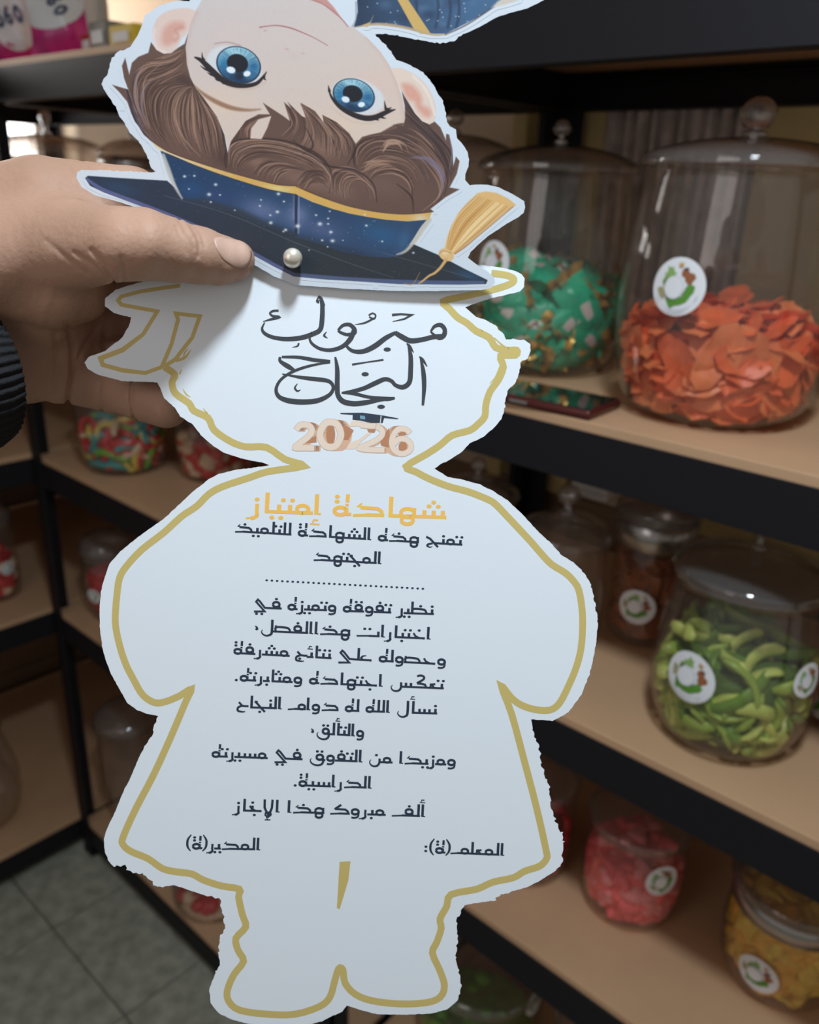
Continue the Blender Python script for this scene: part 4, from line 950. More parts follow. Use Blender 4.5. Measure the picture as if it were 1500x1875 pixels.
def win(x0, y0, x1, y1):
    i0 = max(0, int((y0 - Y0) / ST)); i1 = min(NY, int((y1 - Y0) / ST) + 2); j0 = max(0, int((x0 - X0) / ST)); j1 = min(NX, int((x1 - X0) / ST) + 2)
    return slice(i0, max(i1, i0)), slice(j0, max(j1, j0))
def blend(sl, col, al, mask=None):
    if mask is not None: al = al * mask[sl]
    c_ = np.array(col, float) / 255 if not isinstance(col, np.ndarray) or col.ndim == 1 else col
    IMG[sl] = IMG[sl] * (1 - al[..., None]) + c_ * al[..., None]
def fill(poly, col, soft=.8, alpha=1.0, mask=None, smooth=False, grad=None):
    if smooth: poly = [tuple(p) for p in crom(poly, 5, True)]
    P = np.array(poly); sl = win(P[:, 0].min() - soft - 1, P[:, 1].min() - soft - 1, P[:, 0].max() + soft + 1, P[:, 1].max() + soft + 1)
    gx, gy = GX[sl], GY[sl]
    if gx.size == 0: return
    d = sdist(poly, gx, gy); al = np.clip(.5 - d / (2 * soft), 0, 1) * alpha
    if grad is not None:
        (ax_, ay_, c1), (bx_, by_, c2) = grad; e = np.array([bx_ - ax_, by_ - ay_]); t = np.clip(((gx - ax_) * e[0] + (gy - ay_) * e[1]) / e.dot(e), 0, 1)[..., None]
        colr = (np.array(c1) * (1 - t) + np.array(c2) * t) / 255; blend(sl, colr, al, mask)
    else: blend(sl, np.array(col, float), al, mask) if False else blend(sl, col, al, mask)
def brush(pts, w, col, alpha=1.0, soft=.7, mask=None, n=6):
    K = len(pts); ws = list(w) if hasattr(w, '__len__') else [w] * K
    if len(ws) != K: ws = list(np.interp(np.linspace(0, 1, K), np.linspace(0, 1, len(ws)), ws))
    Q = np.array(crom([(p[0], p[1], ws[i]) for i, p in enumerate(pts)], n)); mw = max(ws)
    sl = win(Q[:, 0].min() - mw, Q[:, 1].min() - mw, Q[:, 0].max() + mw, Q[:, 1].max() + mw)
    gx, gy = GX[sl], GY[sl]
    if gx.size == 0: return
    best = np.full(gx.shape, 1e9)
    for a, b in zip(Q[:-1], Q[1:]):
        e = b[:2] - a[:2]; L2 = e.dot(e) + 1e-9
        t = np.clip(((gx - a[0]) * e[0] + (gy - a[1]) * e[1]) / L2, 0, 1)
        d = np.sqrt((gx - a[0] - t * e[0]) ** 2 + (gy - a[1] - t * e[1]) ** 2) - np.maximum(a[2] + (b[2] - a[2]) * t, 0) / 2
        best = np.minimum(best, d)
    blend(sl, col, np.clip(.5 - best / (2 * soft), 0, 1) * alpha, mask)
def soft_spot(cx, cy, rx, ry, col, alpha=1.0, rot=0.0, p=2.0, mask=None):
    m = max(rx, ry) * 1.6; sl = win(cx - m, cy - m, cx + m, cy + m); x, y = GX[sl] - cx, GY[sl] - cy
    if x.size == 0: return
    u = (x * math.cos(rot) + y * math.sin(rot)) / rx; v = (-x * math.sin(rot) + y * math.cos(rot)) / ry
    blend(sl, col, alpha * np.exp(-((u * u + v * v) ** (p / 2)) * 2.0), mask)
def ellipse(cx, cy, rx, ry, rot=0, n=36):
    return [(cx + rx * math.cos(a) * math.cos(rot) - ry * math.sin(a) * math.sin(rot), cy + rx * math.cos(a) * math.sin(rot) + ry * math.sin(a) * math.cos(rot)) for a in np.linspace(0, 2 * math.pi, n + 1)[:-1]]
A1 = lambda P: [(140 + x / 3, y / 3) for x, y in P]
A2 = lambda P: [(540 + x / 3, y / 3) for x, y in P]
rnd = random.Random(11)
SK = (232, 214, 206)
# gown and collar at the top
gown = [(652,-60),(654,0),(655,22),(648,50),(690,44),(735,50),(765,58),(790,62),(816,62),(852,44),(882,28),(905,12),(930,-10),(940,-60)]
fill(gown, (44, 70, 104), 1, grad=((660, 50, (34, 56, 84)), (860, 10, (66, 104, 142))))
for k in range(46):
    x, y = rnd.uniform(655, 910), rnd.uniform(-30, 60); soft_spot(x, y, rnd.uniform(8, 22), rnd.uniform(6, 14), rnd.choice([(38, 62, 96), (84, 118, 152), (70, 80, 118), (30, 46, 74)]), .5)
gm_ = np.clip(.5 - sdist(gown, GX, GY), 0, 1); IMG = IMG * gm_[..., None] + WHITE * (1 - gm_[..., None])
for x in (800, 822, 838, 760): brush([(x, -20), (x + 3, 20), (x - 2, 50)], 5, (34, 50, 80), .7, 2, gm_)
for k in range(26): soft_spot(rnd.uniform(665, 890), rnd.uniform(0, 56), 1.8, 1.6, (214, 222, 232), .9, mask=gm_)
fill([(724, -20), (738, -20), (748, 0), (789, 62), (770, 62), (757, 52), (727, -2)], (214, 176, 104), 1)
brush([(650, 50), (690, 44), (740, 50), (790, 63), (816, 63)], [2, 5, 5, 4, 3], (196, 168, 130), .9, 1)
brush([(816, 63), (855, 45), (905, 12)], 2.5, (70, 50, 50), .7, 1)
fill([(664, 46), (678, 40), (684, 28), (678, 44), (672, 50)], (206, 178, 136), 1)
fill([(900, 14), (912, 2), (960, -20), (950, 0), (925, 8)], (214, 202, 190), 2)
fill([(585, -30), (640, -30), (652, 10), (652, 34), (648, 46), (636, 50), (624, 32), (602, 6)], (226, 230, 234), 1); brush([(652, 4), (652, 34), (646, 48)], 3, (120, 130, 150), .6, 1.4)
# ears
fill(A1([(660,70),(630,50),(590,45),(520,55),(460,85),(425,140),(418,200),(432,262),(460,288),(490,295),(530,282),(560,250),(575,215),(600,190),(650,120)]), (232, 206, 196), 1, smooth=True)
fill(A1([(590,125),(545,118),(505,132),(475,170),(468,215),(480,245),(505,250),(535,235),(552,215),(545,195),(560,175),(590,160)]), (222, 170, 156), 6, smooth=True)
brush(A1([(585,150),(545,165),(560,200),(540,225)]), [5, 6, 4], (206, 148, 134), .6, 3); brush(A1([(430,160),(425,210),(445,265),(490,288)]), 4, (244, 226, 218), .8, 2)
fill(A2([(530,380),(580,375),(650,405),(712,455),(755,525),(775,600),(768,660),(745,682),(715,675),(672,640),(640,580),(600,520),(565,470),(540,420)]), (234, 212, 198), 1, smooth=True)
fill(A2([(590,460),(640,465),(682,505),(698,545),(700,575),(735,595),(750,620),(735,645),(705,635),(668,592),(655,560),(625,548),(600,510)]), (226, 168, 150), 5, smooth=True)
brush(A2([(650,420),(710,480),(750,560),(768,630)]), 4, (248, 232, 222), .8, 2)
# face
face = A1([(760,-180),(690,0),(655,60),(625,130),(604,220),(600,340),(620,420),(650,480),(700,560),(760,640),(810,720),(835,820)]) + A2([(100,820),(330,830),(480,760),(600,700),(606,640),(590,540),(560,450),(520,360),(470,285),(400,210),(330,155),(290,140),(230,60),(150,-20),(60,-150)])
fill(face, SK, 1.0, grad=((500, -20, (214, 202, 200)), (560, 260, (224, 202, 188))))
fm_ = np.clip(.5 - sdist(face, GX, GY), 0, 1)
fill([(530,-30),(563,-2),(592,8),(622,32),(637,49),(628,38),(612,14),(592,-8),(575,-30)], (206, 150, 144), 1.2)
brush([(563, -4), (592, 8), (622, 31), (637, 48)], 2, (170, 110, 104), .7, .9)
brush(A1([(600,350),(604,230),(630,130),(660,70)]), 8, (214, 178, 166), .5, 5, fm_)
brush(A2([(605,660),(592,560),(560,450),(520,360),(470,285),(400,210)]), 7, (216, 180, 164), .6, 5, fm_)
soft_spot(430, 60, 60, 40, (226, 200, 196), .35, mask=fm_); soft_spot(690, 150, 50, 40, (236, 196, 184), .35, mask=fm_)
soft_spot(400, 190, 70, 40, (236, 206, 182), .5, mask=fm_); soft_spot(600, 230, 80, 25, (238, 208, 182), .6, mask=fm_)
# mouth, nose
brush(A1([(1008,150),(1040,145),(1100,140),(1170,152),(1240,178),(1310,210),(1380,250)]), [2.6, 1.8, 2, 2.4, 2, 1.4, 1.2], (170, 104, 100), .9, .8)
soft_spot(486, 56, 4, 2, (196, 140, 130), .6); soft_spot(525, 90, 5, 2.4, (206, 164, 156), .9, .2); soft_spot(555, 98, 5, 2.4, (210, 170, 162), .8, .2); soft_spot(540, 104, 16, 7, (214, 194, 188), .5)
# eyebrow
brush(A1([(640,462),(690,510),(760,555),(850,592),(940,605),(1010,600)]), [1, 5, 8, 8, 5, 2], (150, 108, 80), .85, 2, fm_)
brush(A2([(450,745),(500,720),(560,690),(610,680)]), [2, 5, 6, 3], (96, 66, 54), .9, 1.4)
# eyes
def eye(cx, cy, rx, ry, rot, s, flip):
    fill(ellipse(cx - s * 8, cy + 2, rx * 1.25, ry * 1.04, rot), (222, 222, 226), 2.5)
    fill(ellipse(cx, cy, rx, ry, rot), (20, 42, 66), .9)
    fill(ellipse(cx, cy - .5, rx * .94, ry * .94, rot), (0, 0, 0), 1, grad=((cx + 6, cy - ry, (170, 214, 226)), (cx - 3, cy + ry, (26, 84, 130))))
    em_ = np.clip(.5 - sdist(ellipse(cx, cy, rx * .93, ry * .93, rot), GX, GY), 0, 1)
    for k in range(60):
        a = 2 * math.pi * k / 60 + rnd.uniform(-.05, .05); r0, r1 = rnd.uniform(.45, .6), rnd.uniform(.8, .95)
        pt = lambda r: (cx + rx * r * math.cos(a) * math.cos(rot) - ry * r * math.sin(a) * math.sin(rot), cy + rx * r * math.cos(a) * math.sin(rot) + ry * r * math.sin(a) * math.cos(rot))
        brush([pt(r0), pt(r1)], [1.2, 1.8], rnd.choice([(30, 96, 140), (96, 168, 196), (20, 70, 112), (60, 140, 176)]), .5, 1, em_, 2)
    soft_spot(cx, cy + ry * .78, rx * .9, ry * .42, (16, 44, 76), .9, rot, mask=em_); soft_spot(cx - rx * .62, cy - ry * .05, rx * .3, ry * .5, (24, 110, 158), .8, rot, mask=em_)
    soft_spot(cx + rx * .66, cy + ry * .1, rx * .3, ry * .4, (24, 96, 146), .8, rot, mask=em_); soft_spot(cx - rx * .1, cy - ry * .66, rx * .55, ry * .26, (186, 224, 232), .75, rot, mask=em_)
    fill(ellipse(cx - 2, cy - 3, rx * .47, ry * .50, rot), (8, 14, 28), 1.2)
eye(437, 119, 42, 33.5, .35, 1, 1)
fill(ellipse(423, 128, 8.5, 6, .3), (236, 246, 252), 1.2); fill(ellipse(452.5, 135, 6.6, 5, -.3), (240, 248, 252), 1.2); fill([(430, 138), (436, 130), (444, 132), (446, 142), (438, 146)], (14, 24, 46), 2, .8)
eye(648, 174.5, 39.5, 30, .32, -1, -1)
fill(ellipse(633, 182, 7.5, 5.6, .3), (232, 242, 250), 1.2); fill(ellipse(662, 191.5, 6.4, 4.8, -.2), (236, 246, 252), 1.2)
LS = (36, 28, 32)
brush(A1([(652,315),(690,335),(740,385),(790,430),(850,462),(920,472),(985,460),(1020,430),(1044,396)]), [3, 8, 11, 11, 10, 8, 7, 5, 1.5], LS, 1, .9)
for a, b in (((700,330),(690,290)),((715,360),(672,322)),((735,390),(682,362)),((760,415),(720,398)),((790,440),(762,432)),((820,455),(800,455)),((1030,420),(1042,440))): brush(A1([a, ((a[0] + b[0]) / 2 - 3, (a[1] + b[1]) / 2 + 3), b]), [5, 3, .8], LS, 1, .8)
brush(A1([(835,475),(900,490),(980,485),(1040,450)]), 2, (206, 178, 160), .7, 2); brush(A1([(760,240),(830,232),(900,250)]), 2, (150, 110, 110), .5, 1.2)
brush(A2([(186,482),(200,530),(245,585),(310,625),(380,648),(440,645),(500,618),(550,602)]), [1.5, 4, 7, 9, 10, 10, 8, 2], LS, 1, .9)
for a, b in (((500,600),(492,555)),((510,600),(530,590)),((470,640),(500,650)),((440,650),(462,660)),((190,500),(184,470))): brush(A2([a, ((a[0] + b[0]) / 2, (a[1] + b[1]) / 2 + 2), b]), [5, 3, .8], LS, 1, .8)
brush(A2([(200,590),(300,660),(400,680),(470,665)]), 2, (214, 188, 168), .7, 2)
# hair
HB = (104, 76, 66)
hairL = A1([(612,188),(595,240),(560,262),(520,292),(480,296),(440,275),(410,232),(395,290),(340,312),(305,345),(290,410),(268,318),(250,362),(262,430),(285,492),(196,466),(235,505),(280,560),(300,620),(322,668),(340,690),(370,740),(410,775),(500,840),(700,905),(900,965),(1100,1018),(1210,1025),(1500,1090),(1500,800),(1350,760),(1235,780),(1090,768),(955,762),(960,705),(1000,655),(1105,628),(1000,628),(930,665),(890,720),(850,775),(830,840),(812,740),(770,640),(700,540),(655,485),(625,425),(606,350),(600,260)])
hairR = A2([(150,1085),(300,1135),(450,1165),(600,1178),(700,1172),(765,1164),(745,1148),(800,1105),(830,1082),(905,1040),(850,1030),(890,955),(905,885),(885,860),(870,920),(866,820),(848,740),(832,735),(830,770),(800,700),(768,668),(740,684),(700,668),(660,625),(628,570),(588,505),(604,580),(606,650),(598,690),(540,684),(560,700),(500,722),(420,738),(370,752),(335,790),(300,735),(250,690),(150,632),(210,690),(250,760),(160,690),(90,620),(30,570),(70,650),(40,640),(-40,560),(10,650),(20,700),(-60,640),(-175,565),(-130,640),(-150,700),(-190,780),(0,1040)])
bang = A1([(1085,770),(1150,725),(1172,660),(1140,560),(1195,610),(1240,690),(1262,650),(1232,565),(1310,610),(1362,680),(1352,632),(1430,672),(1500,735),(1530,800),(1300,900),(1090,800)])
for h_ in (hairL, hairR, bang): fill(h_, HB, .9)
hm_ = np.clip(.5 - np.minimum(np.minimum(sdist(hairL, GX, GY), sdist(hairR, GX, GY)), sdist(bang, GX, GY)), 0, 1)
def clump(A, B, n, w=(1.0, 3.4), cols=None, fan=1.0, al=.75):
    cols = cols or [(76, 52, 46), (60, 40, 36), (128, 96, 80), (152, 116, 98), (98, 70, 60), (88, 62, 54), (170, 134, 114)]
    rs = lambda P: (lambda Q: np.array([Q[int(round(i * (len(Q) - 1) / 6))] for i in range(7)]))(np.array(crom(P, 12)))
    A_, B_ = rs(A), rs(B)
    for i in range(n):
        t = (i + rnd.uniform(.1, .9)) / n; P = A_ * (1 - t) + B_ * t
        P = P + np.array([[rnd.uniform(-2, 2), rnd.uniform(-2, 2)] for _ in P]) * .7
        a, b = rnd.uniform(0, .25), rnd.uniform(.7, 1.0); Q = np.array(crom(P, 6)); Q = Q[int(a * (len(Q) - 1)):max(int(b * (len(Q) - 1)), int(a * len(Q)) + 4)]
        s = max(1, len(Q) // 7); Q = Q[::s]
        if len(Q) < 3: continue
        brush([tuple(q) for q in Q], [.4, rnd.uniform(*w), rnd.uniform(*w), .4], rnd.choice(cols), al, .9, hm_, 3)
dark = [(58, 38, 36), (72, 50, 46), (48, 32, 32)]; lite = [(160, 124, 104), (186, 150, 128), (142, 106, 88)]; lav = [(150, 138, 156), (126, 112, 132)]
# big soft tone patches
for (x, y, rx, ry, c_, al, ro) in ((330,120,40,30,(120,92,78),.6,.5),(270,190,26,60,(92,70,72),.6,.4),(320,230,30,60,(140,106,90),.5,-.4),(375,240,26,50,(150,114,98),.5,-.3),(340,150,40,18,(66,46,42),.7,.6),(410,290,40,20,(70,48,42),.6,.5),(480,300,60,16,(160,122,104),.6,.35),(560,330,60,22,(150,116,100),.6,.3),(590,270,40,22,(166,128,108),.5,.6),(740,260,50,40,(64,48,48),.7,.3),(700,340,60,30,(120,92,82),.6,.2),(620,345,40,22,(150,116,100),.6,.4),(790,300,26,50,(80,60,62),.7,-.3),(760,230,30,40,(84,62,58),.7,.6),(680,270,30,24,(88,62,54),.7,0),(430,265,12,30,(60,40,36),.7,.1)):
    soft_spot(x, y, rx, ry, c_, al, ro, mask=hm_)
clump(A1([(600,250),(470,310),(350,360),(300,470),(330,620),(420,770)]), A1([(610,420),(500,470),(430,540),(430,640),(480,740),(560,850)]), 70)
clump(A1([(640,470),(520,460),(430,490),(400,600),(450,740),(560,860)]), A1([(650,480),(720,570),(790,680),(815,760),(822,840),(815,925)]), 90)
clump(A1([(605,260),(560,300),(500,330),(420,330),(340,360),(300,420)]), A1([(605,330),(560,380),(500,420),(430,450),(370,480),(340,560)]), 40)
clump(A1([(285,495),(310,560),(340,640),(400,740)]), A1([(245,400),(290,560),(340,700),(450,800)]), 16, cols=lav + dark)
clump(A1([(830,905),(835,830),(880,780),(1000,755),(1200,775),(1390,860)]), A1([(905,950),(940,890),(1040,860),(1180,880),(1330,960),(1395,1060)]), 80)
clump(A1([(960,960),(1000,900),(1100,890),(1250,930),(1380,1000)]), A1([(1100,1010),(1130,950),(1220,940),(1330,990),(1400,1050)]), 40)
clump(A1([(850,780),(880,720),(930,665),(1010,632)]), A1([(960,765),(958,710),(990,665),(1080,630)]), 14)
clump(A1([(1140,560),(1180,640),(1160,720),(1090,775)]), A1([(1232,565),(1290,660),(1310,760),(1260,850)]), 34)
clump(A1([(1240,570),(1310,640),(1340,740),(1330,860)]), A1([(1352,632),(1440,720),(1480,800),(1480,900)]), 34)
clump(A1([(1352,632),(1440,680),(1500,760),(1540,880)]), A2([(30,570),(120,660),(180,770),(200,900)]), 30)
clump(A2([(30,570),(110,650),(170,740),(170,860)]), A2([(150,632),(250,700),(320,790),(300,910)]), 40)
clump(A2([(200,1060),(190,980),(230,925),(320,930),(400,990),(440,1100)]), A2([(300,1100),(300,1040),(330,1000),(370,1000),(400,1040),(420,1110)]), 36)
clump(A2([(340,930),(330,840),(390,760),(500,740),(620,760),(730,850),(800,1000)]), A2([(420,1000),(470,960),(560,960),(620,1000),(640,1070),(620,1150)]), 70)
clump(A2([(600,690),(700,740),(800,850),(850,960),(830,1060),(760,1150)]), A2([(600,840),(680,880),(750,960),(790,1040),(770,1100),(700,1165)]), 70)
clump(A2([(590,510),(640,600),(740,700),(840,800),(880,900),(850,1010)]), A2([(600,680),(660,700),(740,780),(810,880),(830,980),(820,1060)]), 60, cols=dark + [(104, 80, 74), (128, 104, 100), (90, 68, 66)])
clump(A2([(0,1000),(60,930),(150,930),(190,1000)]), A2([(40,1070),(90,1010),(150,1000),(195,1060)]), 30)
clump(A2([(470,830),(500,770),(580,775),(620,830)]), A2([(480,850),(520,800),(570,800),(600,850)]), 8, cols=lite)
clump(A2([(360,900),(420,880),(500,880),(570,900)]), A2([(360,960),(420,920),(500,910),(560,910)]), 12, cols=lite)
clump(A2([(620,870),(720,880),(800,960),(820,1060)]), A2([(640,860),(740,870),(820,950),(835,1050)]), 6, cols=lav)
for P in (A1([(820,925),(815,860),(850,790),(960,760),(1150,775),(1330,850),(1400,950),(1390,1060)]), A1([(640,470),(720,560),(790,680),(820,800),(822,920)]), A2([(-10,770),(60,830),(180,910),(330,935),(430,1010),(450,1110)]), A2([(330,920),(325,840),(380,770),(480,745)]), A2([(175,900),(110,850),(0,790)]), A1([(1240,850),(1300,800),(1260,700)]), A2([(290,905),(330,830),(320,790)]), A2([(650,1170),(640,1080),(560,1010)])):
    brush(P, [1, 3.4, 3, 1], (52, 34, 32), .85, 1.1, hm_)
for P in (A1([(840,900),(850,800),(960,770),(1150,790),(1320,870),(1385,960)]), A1([(560,540),(540,640),(590,760),(680,860)]), A1([(690,560),(770,650),(800,760)]), A2([(210,940),(320,950),(420,1030),(440,1090)]), A2([(0,840),(100,870),(190,960),(200,1050)]), A2([(340,900),(350,810),(440,760)]), A2([(470,820),(520,770),(590,780),(625,835)]), A1([(1150,600),(1185,680),(1130,745)]), A2([(700,1160),(790,1080),(800,990),(740,900)]), A1([(370,360),(330,440),(340,540)]), A1([(470,350),(380,430),(370,540),(400,700)])):
    brush(P, [.6, 2.0, 2.0, .6], (182, 146, 124), .7, .9, hm_)
for P in (A1([(370,360),(330,420),(325,520),(350,620)]), A1([(420,430),(365,500),(360,600),(390,690)]), A2([(845,745),(865,830),(850,930)]), A2([(700,880),(780,930),(815,1020),(790,1090)])): brush(P, [.6, 3, 3, .6], (140, 130, 150), .7, 1.2, hm_)
# cap: gold band
band = A1([(405,768),(440,795),(500,832),(600,872),(700,905),(800,936),(900,965),(1000,992),(1100,1015),(1160,1022),(1212,1022)]) + A2([(60,1048),(150,1085),(250,1120),(350,1148),(450,1165),(560,1176),(660,1176),(752,1164),(738,1205),(620,1215),(500,1206),(400,1192),(300,1172),(200,1146),(100,1110),(8,1068)]) + A1([(1160,1058),(1060,1040),(960,1012),(860,980),(760,948),(640,902),(540,858),(470,830),(440,812)])
# board and head of the cap
board = [(156,326),(161,322),(220,326),(306,331),(330,352),(450,392),(600,430),(700,462),(757,447),(775,455),(803,467),(850,492),(893,513),(890,520),(840,521),(730,520),(640,514),(600,512),(538,506),(502,488),(464,467),(400,436),(330,405),(260,378),(190,352),(165,340)]
fill(board, (44, 54, 68), .9, grad=((300, 360, (34, 48, 70)), (600, 470, (42, 48, 56))))
bmk = np.clip(.5 - sdist(board, GX, GY), 0, 1)
soft_spot(220, 345, 50, 18, (34, 62, 96), .8, .3, mask=bmk); soft_spot(860, 505, 40, 12, (44, 84, 122), .7, .3, mask=bmk); soft_spot(470, 440, 60, 30, (40, 46, 58), .5, .4, mask=bmk)
head = A1([(462,830),(480,870),(505,930),(540,1010),(585,1090),(700,1130),(850,1160),(1000,1230),(1200,1290)]) + A2([(0,1300),(120,1335),(250,1380),(400,1410),(520,1415),(590,1400),(640,1330),(690,1250),(728,1206),(620,1215),(500,1206),(300,1172),(100,1110),(8,1068)]) + A1([(1060,1040),(860,980),(640,902),(540,858)])
fill(head, (44, 66, 104), 1, grad=((320, 320, (22, 58, 98)), (700, 420, (44, 70, 104))))
hk = np.clip(.5 - sdist(head, GX, GY), 0, 1)
for (x, y, rx, ry, c_, al) in ((480,385,60,30,(104,116,156),.8),(545,395,30,30,(130,138,176),.7),(590,420,60,26,(84,98,140),.7),(400,360,50,22,(40,64,110),.7),(350,345,30,20,(22,74,122),.7),(700,430,60,26,(38,92,138),.7),(740,440,14,30,(60,110,150),.5),(420,400,70,14,(30,38,54),.9),(560,440,90,12,(44,56,76),.8),(650,465,70,12,(38,52,74),.8)):
    soft_spot(x, y, rx, ry, c_, al, .25, mask=hk)
fill(A1([(590,1095),(700,1090),(900,1150),(1040,1215),(1200,1275),(1200,1330),(900,1300),(600,1130)]) , (42, 50, 62), 5, .8, mask=hk)
brush(A1([(478,850),(505,930),(540,1020),(580,1090)]), [5, 8, 6, 3], (196, 192, 186), .9, 1.6)
brush(A2([(738,1208),(700,1260),(660,1320),(610,1378),(560,1398)]), [8, 8, 7, 5, 2], (206, 196, 180), .9, 1.6)
brush(A1([(1208,1070),(1206,1150),(1207,1290)]), [5, 5, 4], (28, 40, 62), .95, .9); brush(A1([(1222,1075),(1222,1150),(1220,1280)]), 2.5, (150, 156, 190), .7, 1.4); brush(A1([(1194,1075),(1194,1200)]), 2.5, (140, 148, 186), .5, 1.6)
fill(band, (226, 182, 104), .9, grad=((300, 270, (236, 212, 168)), (440, 330, (222, 174, 92))))
bk = np.clip(.5 - sdist(band, GX, GY), 0, 1)
soft_spot(510, 345, 36, 8, (228, 208, 138), .9, .15, mask=bk); soft_spot(770, 400, 20, 10, (226, 212, 190), .8, mask=bk)
for k in range(220): soft_spot(rnd.uniform(300, 780), rnd.uniform(270, 408), 2.5, 1.6, rnd.choice([(206, 156, 80), (240, 198, 120)]), .35, mask=bk)
brush(A1([(405,768),(500,830),(700,903),(900,963),(1100,1013),(1212,1020)]), 1.6, (80, 52, 36), .8, .9); brush(A2([(8,1024),(150,1083),(300,1133),(450,1163),(600,1176),(752,1164)]), 1.8, (80, 52, 36), .8, .9)
brush(A1([(470,832),(640,904),(860,982),(1060,1042),(1205,1068)]), 1.4, (60, 50, 50), .7, .8)
# purple rim of the board
brush([(158,327),(190,348),(260,375),(330,402),(400,433),(464,464),(502,485),(538,503)], [5, 7, 8, 7, 7, 7, 7, 7], (92, 98, 146), .95, 1.0, bmk)
brush([(538,503),(600,508),(640,511),(730,516),(800,518),(885,517)], [7, 7, 7, 8, 9, 5], (84, 96, 134), .95, 1.2, bmk)
brush([(300,358),(420,393),(540,444),(640,482),(720,508)], [.8, 1.2, 1.2, .8], (104, 112, 124), .6, .8, bmk); brush([(640,440),(700,462),(790,488),(860,508)], [.8, 1.2, .8], (110, 118, 128), .5, .8, bmk)
for (x, y, s) in ((545,414,5),(586,410,4.6),(508,388,3.6),(510,355,3.8),(383,356,4.2),(395,338,3.6),(338,323,3.4),(356,322,2.6),(386,370,2.4),(496,408,3.8),(523,421,3.4),(606,425,3.6),(609,441,4.2),(590,440,2.6),(601,410,2.4),(476,377,2.2),(478,366,2),(346,346,2),(520,369,2.4),(495,394,2.4),(671,413,2.8),(700,442,2.2),(668,393,1.8),(579,394,2.4),(604,387,2),(601,400,2.2),(403,357,2.2),(757,463,2.6),(600,452,1.8),(566,458,1.6),(628,440,1.6),(430,385,1.8),(519,424,2)):
    soft_spot(x, y, s * 1.25, s, (236, 236, 236), .95)
for k in range(120):
    x, y = rnd.uniform(310, 780), rnd.uniform(300, 470); soft_spot(x, y, 1.1, 1.0, (190, 200, 220), .6, mask=hk)
for k in range(160):
    x, y = rnd.uniform(200, 880), rnd.uniform(330, 515); soft_spot(x, y, 1.0, .9, (130, 138, 150), .5, mask=bmk)
# tassel
tas = A2([(1000,1062),(1050,1052),(1110,1060),(1170,1090),(1215,1125),(1160,1165),(1090,1225),(1000,1300),(930,1360),(885,1395),(850,1400),(820,1372),(835,1310),(860,1240),(900,1170),(950,1110)])
fill(tas, (232, 188, 122), 1.1); tk = np.clip(.5 - sdist(tas, GX, GY), 0, 1)
for i in range(46):
    t = (i + .5) / 46; a = np.array([830, 1380]) * (1 - t) + np.array([880, 1392]) * t; b = np.array([985, 1070]) * (1 - t) + np.array([1190, 1140]) * t; m1 = (a + b) / 2 + np.array([-42 + 40 * t, -24 + 40 * t])
    brush(A2([tuple(a), tuple(m1), tuple(b)]), [1, rnd.uniform(1.4, 3), 1], rnd.choice([(210, 156, 88), (190, 132, 70), (246, 212, 152), (250, 220, 166), (226, 178, 108), (204, 148, 84)]), .75, .9, tk)
brush(A2([(880,1395),(940,1355),(1010,1295),(1100,1220),(1200,1135)]), 1.2, (150, 96, 50), .8, .8)
brush(A2([(822,1370),(840,1290),(900,1165),(1000,1066)]), 1.4, (236, 224, 206), .9, 1)
fill(A2(ellipse(832, 1400, 44, 32, .5)), (234, 192, 132), 1, smooth=False); brush(A2([(795,1395),(815,1378),(860,1390)]), 1.2, (160, 106, 60), .7, .8); soft_spot(*A2([(825, 1392)])[0], 8, 5, (250, 222, 176), .8)
brush(A2([(830,1428),(800,1470),(768,1500)]) + [(786, 505), (772, 516), (766, 519)], [6, 5, 4.5, 4, 3, 1.5], (218, 172, 110), 1, .8)
brush([(769,499),(756,520),(740,519)], [1, 1.6, 1], (190, 140, 80), .8, .8)
# fine printed grain
_w = (np.abs(IMG - WHITE).max(axis=2) < .02)[..., None]
IMG = np.where(_w, IMG, IMG * .97)
IMG = np.clip(IMG + np.random.RandomState(2).normal(0, .008, IMG.shape[:2])[..., None], 0, 1)

cov_in = sdist(COVER, GX, GY) < -3.0
notw = np.abs(IMG - WHITE).max(axis=2) > .035
import itertools
pad = notw.copy()
for _ in range(5):
    pad[1:] |= pad[:-1]; pad[:-1] |= pad[1:]; pad[:, 1:] |= pad[:, :-1]; pad[:, :-1] |= pad[:, 1:]
use = cov_in & pad
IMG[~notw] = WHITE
cell = use[:-1, :-1] & use[1:, :-1] & use[:-1, 1:] & use[1:, 1:]
vid = np.full(use.shape, -1); need = np.zeros(use.shape, bool)
for a, b in ((0, 0), (1, 0), (0, 1), (1, 1)): need[a:NY - 1 + a, b:NX - 1 + b] |= cell
vid[need] = np.arange(need.sum()); ii, jj = np.nonzero(cell)
faces = np.stack([vid[ii, jj], vid[ii + 1, jj], vid[ii + 1, jj + 1], vid[ii, jj + 1]], 1)
gx, gy = GX[need], GY[need]; t = CD / (F - TILT * (gy - 937.5)); off = cover_off(gx, gy) + .00004
s_ = t * (1 - off / (F * t)); co = (np.stack([gx - 750, gy - 937.5, np.full(gx.shape, F)], 1) * s_[:, None]) @ R.T + CAM - card_o
me = bpy.data.meshes.new('cartoon_print'); me.vertices.add(len(co)); me.vertices.foreach_set('co', co.ravel())
me.loops.add(faces.size); me.loops.foreach_set('vertex_index', faces.ravel().astype(np.int32))
me.polygons.add(len(faces)); me.polygons.foreach_set('loop_start', np.arange(0, faces.size, 4, dtype=np.int32)); me.polygons.foreach_set('loop_total', np.full(len(faces), 4, dtype=np.int32))
me.update(calc_edges=True)
ca = me.color_attributes.new('print', 'FLOAT_COLOR', 'POINT'); c4 = np.ones((len(co), 4)); cc = IMG[need]
